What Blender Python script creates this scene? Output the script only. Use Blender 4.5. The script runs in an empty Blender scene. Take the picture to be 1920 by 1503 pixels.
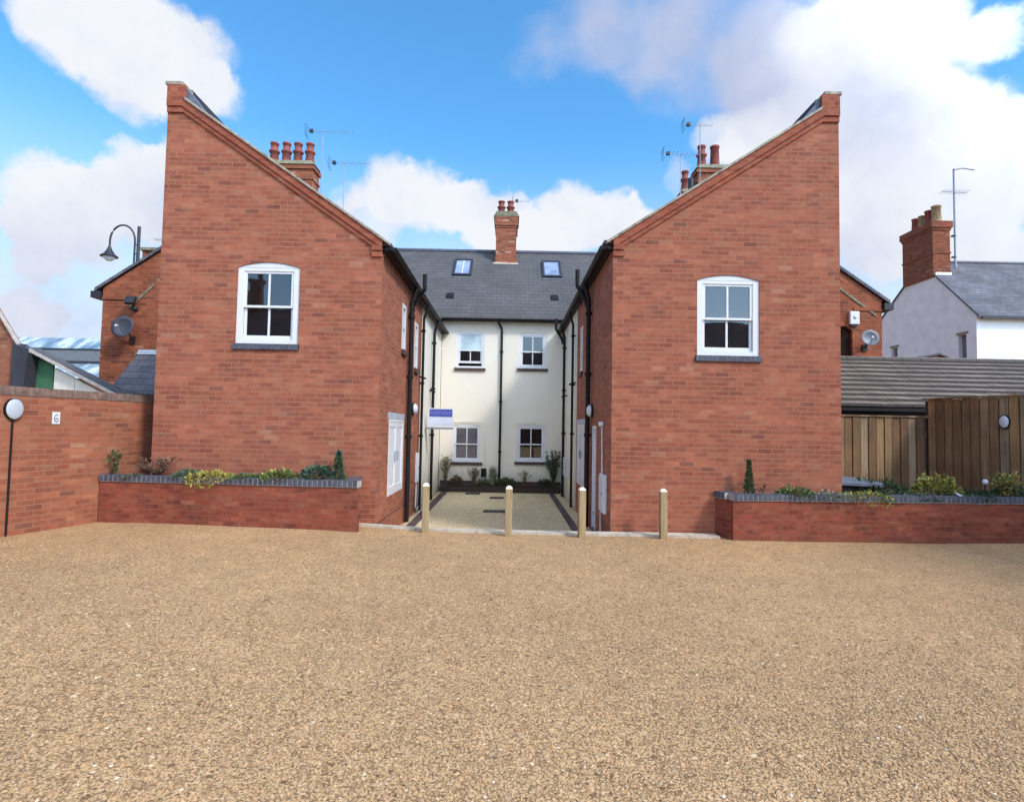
import bpy, bmesh, math, random
from mathutils import Vector, Matrix, noise
from mathutils.geometry import tessellate_polygon
random.seed(7)
R = math.radians
C = bpy.context.scene.collection
SC = bpy.context.scene

# ------------------------------------------------------------------ camera
cam_d = bpy.data.cameras.new('camera')
cam_d.sensor_fit = 'HORIZONTAL'; cam_d.sensor_width = 36.0; cam_d.lens = 1080/1920*36
cam_d.clip_start = 0.05; cam_d.clip_end = 2000
cam = bpy.data.objects.new('camera', cam_d); C.objects.link(cam)
rv, uv_, bv = (0.999808, -0.006987, 0.018304), (-0.018618, -0.047857, 0.998681), (-0.006102, -0.99883, -0.047978)
cam.matrix_world = Matrix(((rv[0], uv_[0], bv[0], 0), (rv[1], uv_[1], bv[1], 0), (rv[2], uv_[2], bv[2], 1.6), (0, 0, 0, 1)))
SC.camera = cam

# ------------------------------------------------------------------ world, sun, exposure
SUN = Vector((1.1, -0.95, 1.32)).normalized()
SUN_EL = math.asin(SUN.z)
world = bpy.data.worlds.new('World'); SC.world = world; world.use_nodes = True
SC.view_settings.view_transform = 'Standard'; SC.view_settings.look = 'None'
SC.view_settings.exposure = 0.33; SC.view_settings.gamma = 1.0
SC.view_settings.use_curve_mapping = False
SC.cycles.filter_width = 1.5


class NT:
    """small helper to write node trees"""
    def __init__(s, tree):
        s.t = tree; s.n = tree.nodes; s.l = tree.links
    def new(s, typ, ins=None, **kw):
        n = s.n.new(typ)
        for k, v in kw.items(): setattr(n, k, v)
        for k, v in (ins or {}).items():
            sock = n.inputs[k]
            if hasattr(v, 'links') or isinstance(v, bpy.types.NodeSocket): s.l.new(v, sock)
            else: sock.default_value = v
        return n
    def math(s, op, a, b=0.0, c=0.0, clamp=False):
        n = s.new('ShaderNodeMath', {0: a, 1: b, 2: c}, operation=op, use_clamp=clamp); return n.outputs[0]
    def vmath(s, op, a, b=(0, 0, 0)):
        return s.new('ShaderNodeVectorMath', {0: a, 1: b}, operation=op).outputs[0]
    def mix(s, f, a, b, blend='MIX'):
        n = s.new('ShaderNodeMix', data_type='RGBA', blend_type=blend)
        for sock, v in ((n.inputs[0], f), (n.inputs[6], a), (n.inputs[7], b)):
            if isinstance(v, bpy.types.NodeSocket): s.l.new(v, sock)
            else: sock.default_value = v if not isinstance(v, tuple) or len(v) == 4 else (*v, 1)
        return n.outputs[2]
    def ramp(s, f, stops, interp='LINEAR'):
        n = s.new('ShaderNodeValToRGB', {0: f}); cr = n.color_ramp; cr.interpolation = interp
        while len(cr.elements) > 1: cr.elements.remove(cr.elements[0])
        cr.elements[0].position = stops[0][0]; cr.elements[0].color = (*stops[0][1], 1)
        for p, c in stops[1:]:
            e = cr.elements.new(p); e.color = (*c, 1)
        return n.outputs[0]
    def maprange(s, v, a, b, c=0.0, d=1.0, smooth=False):
        n = s.new('ShaderNodeMapRange', {0: v, 1: a, 2: b, 3: c, 4: d}); n.clamp = True
        if smooth: n.interpolation_type = 'SMOOTHSTEP'
        return n.outputs[0]
    def noise(s, vec, scale, detail=4, rough=0.55, out=0, **kw):
        n = s.new('ShaderNodeTexNoise', {'Vector': vec, 'Scale': scale, 'Detail': detail, 'Roughness': rough}, **kw)
        return n.outputs[out]


# clouds: where they stand in the sky (direction, angular radius in degrees, thickness, greyness of the base)
CLOUDS = [(-0.538, 0.693, 0.48, 4.0, 1, 0), (-0.491, 0.722, 0.487, 4.7, 1, 0), (-0.453, 0.752, 0.479, 4.1, 1, 0.1), (-0.514, 0.739, 0.447, 3.6, 0.9, 0.15), (-0.425, 0.781, 0.457, 2.5, 0.6, 0.1), (-0.572, 0.663, 0.483, 2.2, 0.5, 0), (-0.614, 0.735, 0.287, 4.1, 1, 0), (-0.574, 0.765, 0.293, 3.3, 0.9, 0.1), (-0.52, 0.776, 0.35, 2.6, 1, 0.05), (-0.487, 0.79, 0.375, 1.9, 0.8, 0.1), (-0.625, 0.745, 0.234, 3.6, 0.7, 0.3), (-0.511, 0.8, 0.316, 3.4, 0.8, 0.2), (-0.605, 0.776, 0.179, 5.4, 0.75, 0.45), (-0.651, 0.75, 0.115, 3.6, 0.7, 0.3), (-0.548, 0.793, 0.267, 3.8, 0.6, 0.3), (-0.269, 0.891, 0.366, 2.2, 0.55, 0.1), (-0.188, 0.905, 0.383, 3.2, 0.9, 0.1), (-0.13, 0.919, 0.372, 3.7, 1, 0.05), (-0.07, 0.933, 0.353, 3.0, 1, 0), (-0.224, 0.918, 0.326, 3.9, 0.8, 0.2), (0.0, 0.935, 0.355, 2.5, 0.9, 0), (-0.026, 0.949, 0.314, 3.6, 1, 0), (0.089, 0.937, 0.339, 3.8, 1.1, 0), (0.157, 0.925, 0.345, 3.0, 1.1, 0), (0.2, 0.923, 0.328, 3.0, 1.1, 0), (0.037, 0.951, 0.307, 3.1, 1, 0), (0.088, 0.807, 0.583, 5.0, 0.34, 0.95), (0.177, 0.793, 0.583, 6.2, 0.42, 1.0), (0.274, 0.785, 0.556, 7.0, 0.50, 1.0), (0.035, 0.826, 0.563, 3.6, 0.22, 0.8), (0.38, 0.771, 0.511, 6.4, 0.6, 0.9), (0.445, 0.732, 0.516, 5.2, 1, 0.15), (0.506, 0.698, 0.507, 4.2, 0.9, 0.1), (0.579, 0.658, 0.481, 2.2, 0.7, 0.1), (0.365, 0.804, 0.469, 3.9, 0.6, 0.8), (0.464, 0.764, 0.448, 5.4, 0.9, 0.6), (0.303, 0.845, 0.441, 2.3, 0.7, 0.1), (0.359, 0.827, 0.433, 3.1, 1.1, 0), (0.412, 0.807, 0.424, 3.5, 1, 0.1), (0.51, 0.781, 0.36, 5.1, 1, 0.1), (0.567, 0.728, 0.387, 4.8, 0.9, 0.45), (0.629, 0.705, 0.328, 3.1, 0.8, 0.3), (0.573, 0.767, 0.288, 5.4, 1, 0.1), (0.63, 0.74, 0.237, 4.4, 1, 0.1), (0.52, 0.81, 0.271, 4.4, 0.9, 0.35), (0.45, 0.83, 0.33, 4.0, 0.9, 0.1), (0.60, 0.72, 0.34, 4.6, 0.9, 0.1), (0.55, 0.74, 0.42, 4.6, 0.7, 0.25), (0.66, 0.74, 0.17, 5.0, 0.8, 0.1), (0.266, 0.881, 0.391, 1.9, 0.5, 0.1)]


def build_world():
    t = NT(world.node_tree); t.n.clear()
    out = t.new('ShaderNodeOutputWorld')
    bg = t.new('ShaderNodeBackground', {'Strength': 0.107})
    t.l.new(bg.outputs[0], out.inputs[0])
    sky = t.new('ShaderNodeTexSky', sky_type='NISHITA', sun_disc=False, sun_elevation=SUN_EL, sun_rotation=math.atan2(SUN.x, SUN.y),
                air_density=1.0, dust_density=0.6, ozone_density=2.0)
    blue = t.mix(1.0, sky.outputs[0], (0.95, 1.9, 2.3), 'MULTIPLY')
    d = t.new('ShaderNodeTexCoord').outputs['Generated']
    w1 = t.vmath('SUBTRACT', t.noise(d, 6.0, 5, 0.6, 1), (0.5, 0.5, 0.5))
    w1 = t.new('ShaderNodeVectorMath', {0: w1, 'Scale': 0.085}, operation='SCALE').outputs[0]
    w2 = t.vmath('SUBTRACT', t.noise(d, 26.0, 5, 0.6, 1), (0.5, 0.5, 0.5))
    w2 = t.new('ShaderNodeVectorMath', {0: w2, 'Scale': 0.035}, operation='SCALE').outputs[0]
    dw = t.vmath('NORMALIZE', t.vmath('ADD', t.vmath('ADD', d, w1), w2))
    dens = None; grey = None
    for x, y, z, r, a, g in CLOUDS:
        v = Vector((x, y, z)).normalized()
        dot = t.new('ShaderNodeVectorMath', {0: dw, 1: tuple(v)}, operation='DOT_PRODUCT').outputs['Value']
        m = t.maprange(dot, math.cos(R(r*1.10)), math.cos(R(r*0.25)), 0, a, True)
        dens = m if dens is None else t.math('ADD', dens, m)
        if g:
            q = t.math('MULTIPLY', m, g)
            grey = q if grey is None else t.math('ADD', grey, q)
    # broken cloud over the rest of the sky (behind and beside the viewer)
    sep = t.new('ShaderNodeSeparateXYZ', {0: d})
    back = t.maprange(sep.outputs[1], 0.5, 0.2, 0, 1, True)
    nb = t.maprange(t.noise(d, 2.6, 6, 0.58), 0.47, 0.64, 0, 1.0, True)
    nb = t.math('MULTIPLY', nb, t.maprange(sep.outputs[2], 0.22, 0.42, 0.55, 1.0))
    dens = t.math('ADD', dens, t.math('MULTIPLY', nb, back))
    n2 = t.math('SUBTRACT', t.noise(d, 9.0, 6, 0.6), 0.5)
    dd = t.math('ADD', dens, t.math('MULTIPLY', n2, 0.9))
    mask = t.maprange(dd, 0.10, 1.0, 0, 1, True)
    low = t.maprange(sep.outputs[2], 0.46, 0.10, 0, 0.94, True)
    low = t.math('MULTIPLY', low, t.maprange(sep.outputs[1], -0.1, 0.35, 0.25, 1.0))
    mask = t.math('MAXIMUM', mask, low)
    gfac = t.math('DIVIDE', grey, t.math('MAXIMUM', dens, 0.25), clamp=True)
    gfac = t.math('ADD', gfac, t.math('MULTIPLY', t.math('SUBTRACT', t.noise(d, 7.0, 5, 0.6), 0.47), 1.3), clamp=True)
    ccol = t.mix(gfac, (6.7, 6.9, 7.3), (3.7, 4.25, 5.9))
    # unseen cloud round the veiled sun, brightened to add fill from behind the viewer
    sd = t.new('ShaderNodeVectorMath', {0: d, 1: tuple(SUN)}, operation='DOT_PRODUCT').outputs['Value']
    fill_glow = t.maprange(sd, 0.12, 1.0, 1.0, 7.0, True)
    ccol = t.new('ShaderNodeVectorMath', {0: ccol, 'Scale': fill_glow}, operation='SCALE').outputs[0]
    col = t.mix(mask, blue, ccol)
    t.l.new(col, bg.inputs[0])
    return bg


build_world()
sun_d = bpy.data.lights.new('sun', 'SUN'); sun_d.energy = 2.3; sun_d.angle = R(9); sun_d.color = (1.0, 0.93, 0.84)
sun = bpy.data.objects.new('sun', sun_d); C.objects.link(sun)
sun.rotation_euler = (-SUN).to_track_quat('-Z', 'Y').to_euler(); sun.location = (20, -20, 30)

# ------------------------------------------------------------------ object helpers
def tag(o, label=None, cat=None, group=None, kind=None):
    if label: o['label'] = label
    if cat: o['category'] = cat
    if group: o['group'] = group
    if kind: o['kind'] = kind
    return o


def thing(name, loc, label, cat, group=None):
    o = bpy.data.objects.new(name, None); o.empty_display_size = 0.2
    C.objects.link(o); o.location = loc
    return tag(o, label, cat, group)


def top_loc(o):
    while o.parent: o = o.parent
    return Vector(o.location)


def copy_tree(o, parent=None):
    c = o.copy(); C.objects.link(c); c.parent = parent
    for ch in list(o.children): copy_tree(ch, c)
    return c


class MB:
    def __init__(s): s.v = []; s.f = []; s.sm = []
    def add(s, vs, fs, smooth=False):
        b = len(s.v); s.v += [Vector(p) for p in vs]
        for f in fs: s.f.append([b+i for i in f]); s.sm.append(smooth)
        return s
    def poly(s, pts): return s.add(pts, [list(range(len(pts)))])
    def box(s, x0, x1, y0, y1, z0, z1):
        return s.hexa([(x0, y0), (x1, y0), (x1, y1), (x0, y1)], z0, z1)
    def hexa(s, q, z0, z1):
        vs = [(x, y, z0) for x, y in q]+[(x, y, z1) for x, y in q]
        n = len(q)
        fs = [list(range(n))[::-1], list(range(n, 2*n))]+[[i, (i+1) % n, n+(i+1) % n, n+i] for i in range(n)]
        return s.add(vs, fs)
    def ob(s, o, U, N, u0, u1, n0, n1, z0, z1):
        """box in a wall's own frame: U along the wall, N outwards, Z up"""
        o = Vector(o); U = Vector(U); N = Vector(N); Z = Vector((0, 0, 1)); vs = []
        for z in (z0, z1):
            for u, n in ((u0, n0), (u1, n0), (u1, n1), (u0, n1)): vs.append(o+U*u+N*n+Z*z)
        return s.add(vs, [[0, 3, 2, 1], [4, 5, 6, 7], [0, 1, 5, 4], [1, 2, 6, 5], [2, 3, 7, 6], [3, 0, 4, 7]])
    def prism(s, pts, D):
        """extrude a 3D polygon by the vector D"""
        D = Vector(D); n = len(pts); vs = [Vector(p) for p in pts]; vs += [p+D for p in vs]
        return s.add(vs, [list(range(n)), list(range(n, 2*n))[::-1]]+[[i, n+i, n+(i+1) % n, (i+1) % n] for i in range(n)])
    def tube(s, pts, r, n=8, cap=True):
        pts = [Vector(p) for p in pts]; rings = []; m = len(pts)
        rr = r if isinstance(r, (list, tuple)) else [r]*m
        for i, p in enumerate(pts):
            t = (pts[min(i+1, m-1)]-pts[max(i-1, 0)]).normalized()
            a = Vector((0, 0, 1)) if abs(t.z) < 0.9 else Vector((1, 0, 0))
            x = t.cross(a).normalized(); y = t.cross(x)
            rings.append([p+(x*math.cos(2*math.pi*k/n)+y*math.sin(2*math.pi*k/n))*rr[i] for k in range(n)])
        vs = [q for g in rings for q in g]
        fs = [[i*n+k, i*n+(k+1) % n, (i+1)*n+(k+1) % n, (i+1)*n+k] for i in range(m-1) for k in range(n)]
        s.add(vs, fs, True)
        if cap: s.add(rings[0], [list(range(n))]); s.add(rings[-1], [list(range(n))])
        return s
    def lathe(s, prof, c, axis=(0, 0, 1), n=16, scale=(1, 1)):
        """prof: (radius, height) pairs round an axis through c"""
        A = Vector(axis).normalized(); c = Vector(c)
        a = Vector((0, 0, 1)) if abs(A.z) < 0.9 else Vector((0, 1, 0))
        X = a.cross(A).normalized(); Y = A.cross(X); vs = []
        for r, h in prof:
            for k in range(n):
                th = 2*math.pi*k/n
                vs.append(c+A*h+X*(math.cos(th)*r*scale[0])+Y*(math.sin(th)*r*scale[1]))
        m = len(prof)
        return s.add(vs, [[i*n+k, i*n+(k+1) % n, (i+1)*n+(k+1) % n, (i+1)*n+k] for i in range(m-1) for k in range(n)], True)
    def panel(s, o, U, N, outer, holes=(), reveal=0.1, thick=0.0):
        """flat wall with real openings and their reveals; outer, holes are (u, z) loops"""
        o = Vector(o); U = Vector(U); N = Vector(N); Z = Vector((0, 0, 1))
        loops = [outer]+list(holes)
        pts = [p for l in loops for p in l]
        tri = tessellate_polygon([[Vector((p[0], p[1], 0)) for p in l] for l in loops])
        vs = [o+U*p[0]+Z*p[1] for p in pts]
        fs = []
        for t in tri:
            a, b, c = t
            nn = (vs[b]-vs[a]).cross(vs[c]-vs[a])
            if nn.length < 1e-9: continue
            fs.append([a, b, c] if nn.dot(N) > 0 else [a, c, b])
        s.add(vs, fs)
        for h in holes:
            n = len(h); q = [o+U*p[0]+Z*p[1] for p in h]; q2 = [p-N*reveal for p in q]
            s.add(q+q2, [[i, (i+1) % n, n+(i+1) % n, n+i] for i in range(n)])
        if thick:
            n = len(outer); q = [o+U*p[0]+Z*p[1] for p in outer]; q2 = [p-N*thick for p in q]
            s.add(q+q2, [[i, n+i, n+(i+1) % n, (i+1) % n] for i in range(n)])
        return s
    def build(s, name, m, parent=None, smooth=None, bevel=0.0, fixn=True):
        off = top_loc(parent) if parent else Vector((0, 0, 0))
        me = bpy.data.meshes.new(name)
        me.from_pydata([tuple(p-off) for p in s.v], [], s.f)
        o = bpy.data.objects.new(name, me); C.objects.link(o)
        if parent: o.parent = parent
        if fixn:
            bm = bmesh.new(); bm.from_mesh(me)
            if bevel: bmesh.ops.remove_doubles(bm, verts=bm.verts, dist=1e-5)
            bmesh.ops.recalc_face_normals(bm, faces=bm.faces); bm.to_mesh(me); bm.free()
        for p, k in zip(me.polygons, s.sm): p.use_smooth = k if len(me.polygons) == len(s.sm) else False
        uvl = me.uv_layers.new(name='UVMap').data
        for p in me.polygons:
            n = p.normal
            if abs(n.z) > 0.97: T = Vector((1, 0, 0)); B = Vector((0, 1, 0))
            else:
                T = Vector((0, 0, 1)).cross(n).normalized(); B = n.cross(T)
            for li in p.loop_indices:
                w = me.vertices[me.loops[li].vertex_index].co+off
                uvl[li].uv = (w.dot(T), w.dot(B))
        if m:
            for q in (m if isinstance(m, (list, tuple)) else [m]): me.materials.append(q)
        if bevel:
            md = o.modifiers.new('bevel', 'BEVEL'); md.width = bevel; md.segments = 2; md.limit_method = 'ANGLE'
        return o


# ------------------------------------------------------------------ materials
def material(name):
    m = bpy.data.materials.new(name); m.use_nodes = True
    t = NT(m.node_tree); t.n.clear()
    out = t.new('ShaderNodeOutputMaterial'); b = t.new('ShaderNodeBsdfPrincipled'); t.l.new(b.outputs[0], out.inputs[0])
    return m, t, b


def plain(name, col, rough=0.6, metal=0.0, spec=0.5, var=0.12, scale=6.0, bump=0.0, bscale=60.0, coat=0.0):
    m, t, b = material(name)
    p = t.new('ShaderNodeTexCoord').outputs['Object']
    n = t.noise(p, scale, 5, 0.6)
    lo = tuple(c*(1-var) for c in col); hi = tuple(min(1, c*(1+var)) for c in col)
    t.l.new(t.ramp(n, [(0.3, lo), (0.7, hi)]), b.inputs['Base Color'])
    b.inputs['Roughness'].default_value = rough; b.inputs['Metallic'].default_value = metal
    b.inputs['Specular IOR Level'].default_value = spec; b.inputs['Coat Weight'].default_value = coat
    if bump:
        bn = t.new('ShaderNodeBump', {'Strength': bump, 'Distance': 0.01, 'Height': t.noise(p, bscale, 4, 0.6)})
        t.l.new(bn.outputs[0], b.inputs['Normal'])
    return m


def cells(t, bw, bh, offset=0.5):
    """bonded rows in metres: returns (u in cell, v in cell, random value, random colour)"""
    uv = t.new('ShaderNodeUVMap').outputs[0]
    s = t.new('ShaderNodeSeparateXYZ', {0: uv})
    v = t.math('DIVIDE', s.outputs[1], bh); row = t.math('FLOOR', v); fv = t.math('FRACT', v)
    shift = t.math('MULTIPLY', t.math('FLOORED_MODULO', row, 2.0), offset)
    u = t.math('ADD', t.math('DIVIDE', s.outputs[0], bw), shift); col = t.math('FLOOR', u); fu = t.math('FRACT', u)
    cid = t.new('ShaderNodeCombineXYZ', {0: col, 1: row})
    wn = t.new('ShaderNodeTexWhiteNoise', {'Vector': cid.outputs[0]}, noise_dimensions='3D')
    return uv, fu, fv, wn.outputs[0], wn.outputs[1], row


def brick(name, stops, mortar, tint=(0.77, 0.625, 0.55), bump=0.35, patch=0.25, bw=0.225, bh=0.075, dirt=None):
    m, t, b = material(name)
    uv, fu, fv, rnd, rcol, row = cells(t, bw, bh)
    col = t.ramp(rnd, stops)
    # weathered patches several bricks wide, drawn out along the courses
    sc = t.new('ShaderNodeMapping', {0: uv, 'Scale': (1.0, 2.2, 1.0)})
    p1 = t.noise(sc.outputs[0], 1.3, 4, 0.6); p2 = t.noise(sc.outputs[0], 7.0, 3, 0.6); p3 = t.noise(uv, 60.0, 3, 0.7)
    val = t.math('ADD', t.maprange(p1, 0.3, 0.7, 1-patch*0.6, 1+patch*0.55), t.maprange(p2, 0.3, 0.7, -patch*0.35, patch*0.35))
    val = t.math('ADD', val, t.maprange(p3, 0.3, 0.7, -0.08, 0.08))
    hue = t.noise(t.new('ShaderNodeMapping', {0: uv, 'Scale': (1.0, 2.6, 1.0), 'Location': (7.3, 2.1, 0)}).outputs[0], 3.2, 4, 0.65)
    pink = t.mix(t.maprange(hue, 0.48, 0.68, 0, 0.35), col, (0.43, 0.255, 0.19))
    pink = t.mix(t.maprange(hue, 0.46, 0.32, 0, 0.4), pink, (0.40, 0.115, 0.08))
    olive = t.noise(t.new('ShaderNodeMapping', {0: uv, 'Scale': (1.2, 3.0, 1.0), 'Location': (1.7, 9.1, 0)}).outputs[0], 4.0, 3, 0.6)
    pink = t.mix(t.maprange(olive, 0.55, 0.72, 0, 0.45), pink, (0.36, 0.20, 0.12))
    col = t.mix(1.0, pink, t.new('ShaderNodeCombineColor', {0: val, 1: val, 2: val}).outputs[0], 'MULTIPLY')
    spots = t.noise(t.new('ShaderNodeMapping', {0: uv, 'Scale': (6.0, 13.0, 1.0)}).outputs[0], 1.0, 2, 0.5)
    col = t.mix(t.maprange(spots, 0.64, 0.76, 0, 0.42), col, (0.15, 0.065, 0.05))
    # joints with slightly wandering edges
    wob = t.math('MULTIPLY', t.math('SUBTRACT', p3, 0.5), 0.05)
    mu = t.math('LESS_THAN', t.math('ADD', fu, wob), 0.046); mv = t.math('LESS_THAN', t.math('ADD', fv, wob), 0.15)
    mm = t.math('MAXIMUM', mu, mv)
    mort = t.mix(t.maprange(p1, 0.35, 0.65), mortar, tuple(c*0.8 for c in mortar))
    col = t.mix(t.math('MULTIPLY', mm, 0.95), col, mort)
    if dirt:
        geo = t.new('ShaderNodeNewGeometry').outputs['Position']
        z = t.new('ShaderNodeSeparateXYZ', {0: geo}).outputs[2]
        dz = t.math('ADD', z, t.math('MULTIPLY', t.noise(geo, 3.0, 4), 0.25))
        col = t.mix(t.maprange(dz, dirt, dirt+0.22, 0.45, 0.0), col, (0.16, 0.10, 0.08))
    col = t.mix(1.0, col, tint, 'MULTIPLY')
    t.l.new(col, b.inputs['Base Color'])
    b.inputs['Roughness'].default_value = 0.9; b.inputs['Specular IOR Level'].default_value = 0.25
    h = t.math('ADD', t.math('MULTIPLY', mm, -1.0), t.math('MULTIPLY', p3, 0.6))
    h = t.math('ADD', h, t.math('MULTIPLY', rnd, 0.35))
    bn = t.new('ShaderNodeBump', {'Strength': bump, 'Distance': 0.006, 'Height': h}); t.l.new(bn.outputs[0], b.inputs['Normal'])
    return m


NEW = [(0.0, (0.25, 0.11, 0.09)), (0.02, (0.29, 0.12, 0.095)), (0.07, (0.34, 0.125, 0.09)), (0.35, (0.39, 0.15, 0.10)), (0.7, (0.455, 0.175, 0.115)), (0.9, (0.48, 0.205, 0.13)), (0.98, (0.44, 0.215, 0.15)), (1.0, (0.50, 0.28, 0.20))]
OLD = [(0.0, (0.20, 0.075, 0.05)), (0.2, (0.30, 0.10, 0.055)), (0.7, (0.37, 0.125, 0.065)), (0.93, (0.42, 0.15, 0.085)), (1.0, (0.55, 0.34, 0.24))]
M = {}
M['brick'] = brick('new_red_brick', [(p, tuple(0.05*q+0.95*k for q, k in zip((0.41, 0.17, 0.125), c))) for p, c in NEW], (0.45, 0.27, 0.20), patch=0.38, dirt=0.0)
M['brick_low'] = brick('planter_brick', [(p, (c[0]*0.72, c[1]*0.55, c[2]*0.56)) for p, c in NEW], (0.30, 0.15, 0.11), patch=0.5, dirt=0.02)
M['brick_wall'] = brick('boundary_brick', [(p, (c[0]*0.95, c[1]*0.98, c[2]*0.92)) for p, c in NEW], (0.42, 0.26, 0.18), patch=0.4)
M['brick_old'] = brick('old_orange_brick', OLD, (0.36, 0.20, 0.14), patch=0.4)
M['brick_band'] = brick('oversailing_brick', [(p, (c[0]*0.95, c[1]*0.78, c[2]*0.76)) for p, c in NEW], (0.38, 0.2, 0.15), bw=0.1125)
M['stone'] = plain('coping_stone', (0.32, 0.275, 0.22), 0.85, var=0.45, scale=9, bump=0.4)
M['white'] = plain('white_paint', (0.70, 0.71, 0.75), 0.35, var=0.02, scale=3)
M['pane_in'] = plain('white_plastic', (0.64, 0.65, 0.69), 0.4, var=0.03)
M['black'] = plain('black_plastic', (0.012, 0.010, 0.011), 0.6, spec=0.25, var=0.2)
M['lampgrey'] = plain('opal_grey', (0.45, 0.48, 0.54), 0.3, var=0.05)
M['blackiron'] = plain('dark_metal', (0.035, 0.035, 0.045), 0.5, metal=0.3, var=0.2)
M['lead'] = plain('lead_flashing', (0.42, 0.46, 0.54), 0.55, metal=0.1, var=0.2)
M['zinc'] = plain('aluminium', (0.30, 0.33, 0.40), 0.6, metal=0.0, var=0.1)
M['pot'] = plain('terracotta', (0.25, 0.062, 0.05), 0.8, var=0.35, scale=12, bump=0.3)
M['potbuff'] = plain('buff_clay', (0.34, 0.23, 0.13), 0.85, var=0.4, scale=9, bump=0.3)
M['cap'] = plain('mossy_concrete', (0.20, 0.18, 0.12), 0.95, var=0.5, scale=14, bump=0.6)
M['wood'] = None
M['soil'] = plain('soil', (0.045, 0.030, 0.022), 1.0, var=0.5, scale=30, bump=1.0, bscale=40)
M['sleeper'] = plain('dark_edging', (0.045, 0.028, 0.024), 0.9, var=0.5, scale=20, bump=0.6)
M['green'] = plain('green_boarding', (0.045, 0.15, 0.075), 0.7, var=0.25, scale=5, bump=0.3)
M['cream_board'] = plain('pale_boarding', (0.78, 0.72, 0.64), 0.7, var=0.08, scale=5)
M['fascia'] = plain('weathered_fascia', (0.50, 0.44, 0.41), 0.8, var=0.25, scale=8)
M['felt'] = plain('roofing_felt', (0.10, 0.105, 0.115), 0.9, var=0.35, scale=7, bump=0.5)
M['tarp'] = plain('dark_slate_hanging', (0.035, 0.035, 0.05), 0.8, var=0.3, scale=4, bump=0.3)
M['greyrender'] = plain('lilac_grey_pebbledash', (0.72, 0.61, 0.61), 0.95, var=0.10, scale=2.0, bump=0.8, bscale=30)
M['whiterender'] = plain('white_render', (0.88, 0.88, 0.90), 0.8, var=0.04, scale=1.5)
M['sign_blue'] = plain('sign_blue', (0.07, 0.09, 0.40), 0.4, var=0.06)
M['sign_letter'] = plain('sign_letter', (0.26, 0.29, 0.60), 0.4, var=0.06)
M['sign_pale'] = plain('sign_pale', (0.62, 0.68, 0.82), 0.4, var=0.06)
M['dishdark'] = plain('dark_dish_paint', (0.055, 0.055, 0.075), 0.5, var=0.15)
M['dishgrey'] = plain('grey_dish_paint', (0.17, 0.19, 0.24), 0.5, var=0.12)
M['brickblue'] = plain('blue_engineering_brick', (0.075, 0.080, 0.110), 0.55, var=0.45, scale=11, bump=0.3)
M['mortar'] = plain('pale_mortar', (0.42, 0.39, 0.36), 0.95, var=0.2, scale=20, bump=0.5)
M['opal'] = plain('opal_plastic', (0.60, 0.64, 0.72), 0.25, var=0.04)
M['iron_cover'] = plain('cast_iron_cover', (0.055, 0.050, 0.045), 0.7, var=0.4, scale=20, bump=0.6)
M['greyslab'] = plain('blue_grey_slab', (0.11, 0.125, 0.17), 0.8, var=0.3)
M['steel_dark'] = plain('window_opening_dark', (0.01, 0.01, 0.012), 0.9)
M['velux'] = plain('dark_bronze_frame', (0.030, 0.028, 0.040), 0.5, var=0.1)
M['kerb'] = plain('concrete_kerb', (0.50, 0.43, 0.35), 0.9, var=0.22, scale=9, bump=0.5)


def glass(name, base, rough=0.02, ior=2.0):
    m, t, b = material(name)
    p = t.new('ShaderNodeTexCoord').outputs['Object']
    t.l.new(t.ramp(t.noise(p, 2.5, 3), [(0.3, tuple(c*0.7 for c in base)), (0.7, tuple(c*1.3 for c in base))]), b.inputs['Base Color'])
    b.inputs['Roughness'].default_value = rough; b.inputs['IOR'].default_value = ior
    bn = t.new('ShaderNodeBump', {'Strength': 0.05, 'Distance': 0.02, 'Height': t.noise(p, 2.0, 2)})
    t.l.new(bn.outputs[0], b.inputs['Normal'])
    return m


M['glass'] = glass('window_glass', (0.016, 0.012, 0.012), ior=2.05)
M['glass_blind'] = glass('glass_over_pale_blind', (0.45, 0.55, 0.63), 0.05, 1.6)
M['glass_net'] = glass('glass_over_net_curtain', (0.13, 0.12, 0.14), 0.05, 1.7)
M['glass_sky'] = glass('rooflight_glass', (0.28, 0.33, 0.46), 0.05, 1.9)


def slate(name, a, bcol, bw, bh, lichen=0.3, off=0.5, edge=0.10):
    m, t, b = material(name)
    uv, fu, fv, rnd, rcol, row = cells(t, bw, bh, off)
    col = t.mix(rnd, a, bcol)
    p1 = t.noise(uv, 0.9, 5, 0.65); p2 = t.noise(uv, 12.0, 4, 0.6)
    val = t.math('ADD', t.maprange(p1, 0.3, 0.7, 1-lichen, 1+lichen), t.maprange(p2, 0.3, 0.7, -0.1, 0.1))
    col = t.mix(1.0, col, t.new('ShaderNodeCombineColor', {0: val, 1: val, 2: val}).outputs[0], 'MULTIPLY')
    e = t.math('MAXIMUM', t.math('LESS_THAN', fu, 0.05), t.math('LESS_THAN', fv, edge if edge < 0.2 else 0.0))
    col = t.mix(t.math('MULTIPLY', e, 0.75), col, tuple(c*0.35 for c in a))
    if edge > 0.2:      # steep lower tile edges painted dark as the shadow line under each row
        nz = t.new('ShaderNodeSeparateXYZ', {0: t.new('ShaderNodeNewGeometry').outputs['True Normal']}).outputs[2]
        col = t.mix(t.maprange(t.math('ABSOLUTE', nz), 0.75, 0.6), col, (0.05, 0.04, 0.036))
    t.l.new(col, b.inputs['Base Color']); b.inputs['Roughness'].default_value = 0.75
    h = t.math('ADD', t.math('MULTIPLY', fv, -1.0), t.math('MULTIPLY', rnd, 0.4))
    bn = t.new('ShaderNodeBump', {'Strength': 0.5, 'Distance': 0.012, 'Height': h}); t.l.new(bn.outputs[0], b.inputs['Normal'])
    return m


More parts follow.
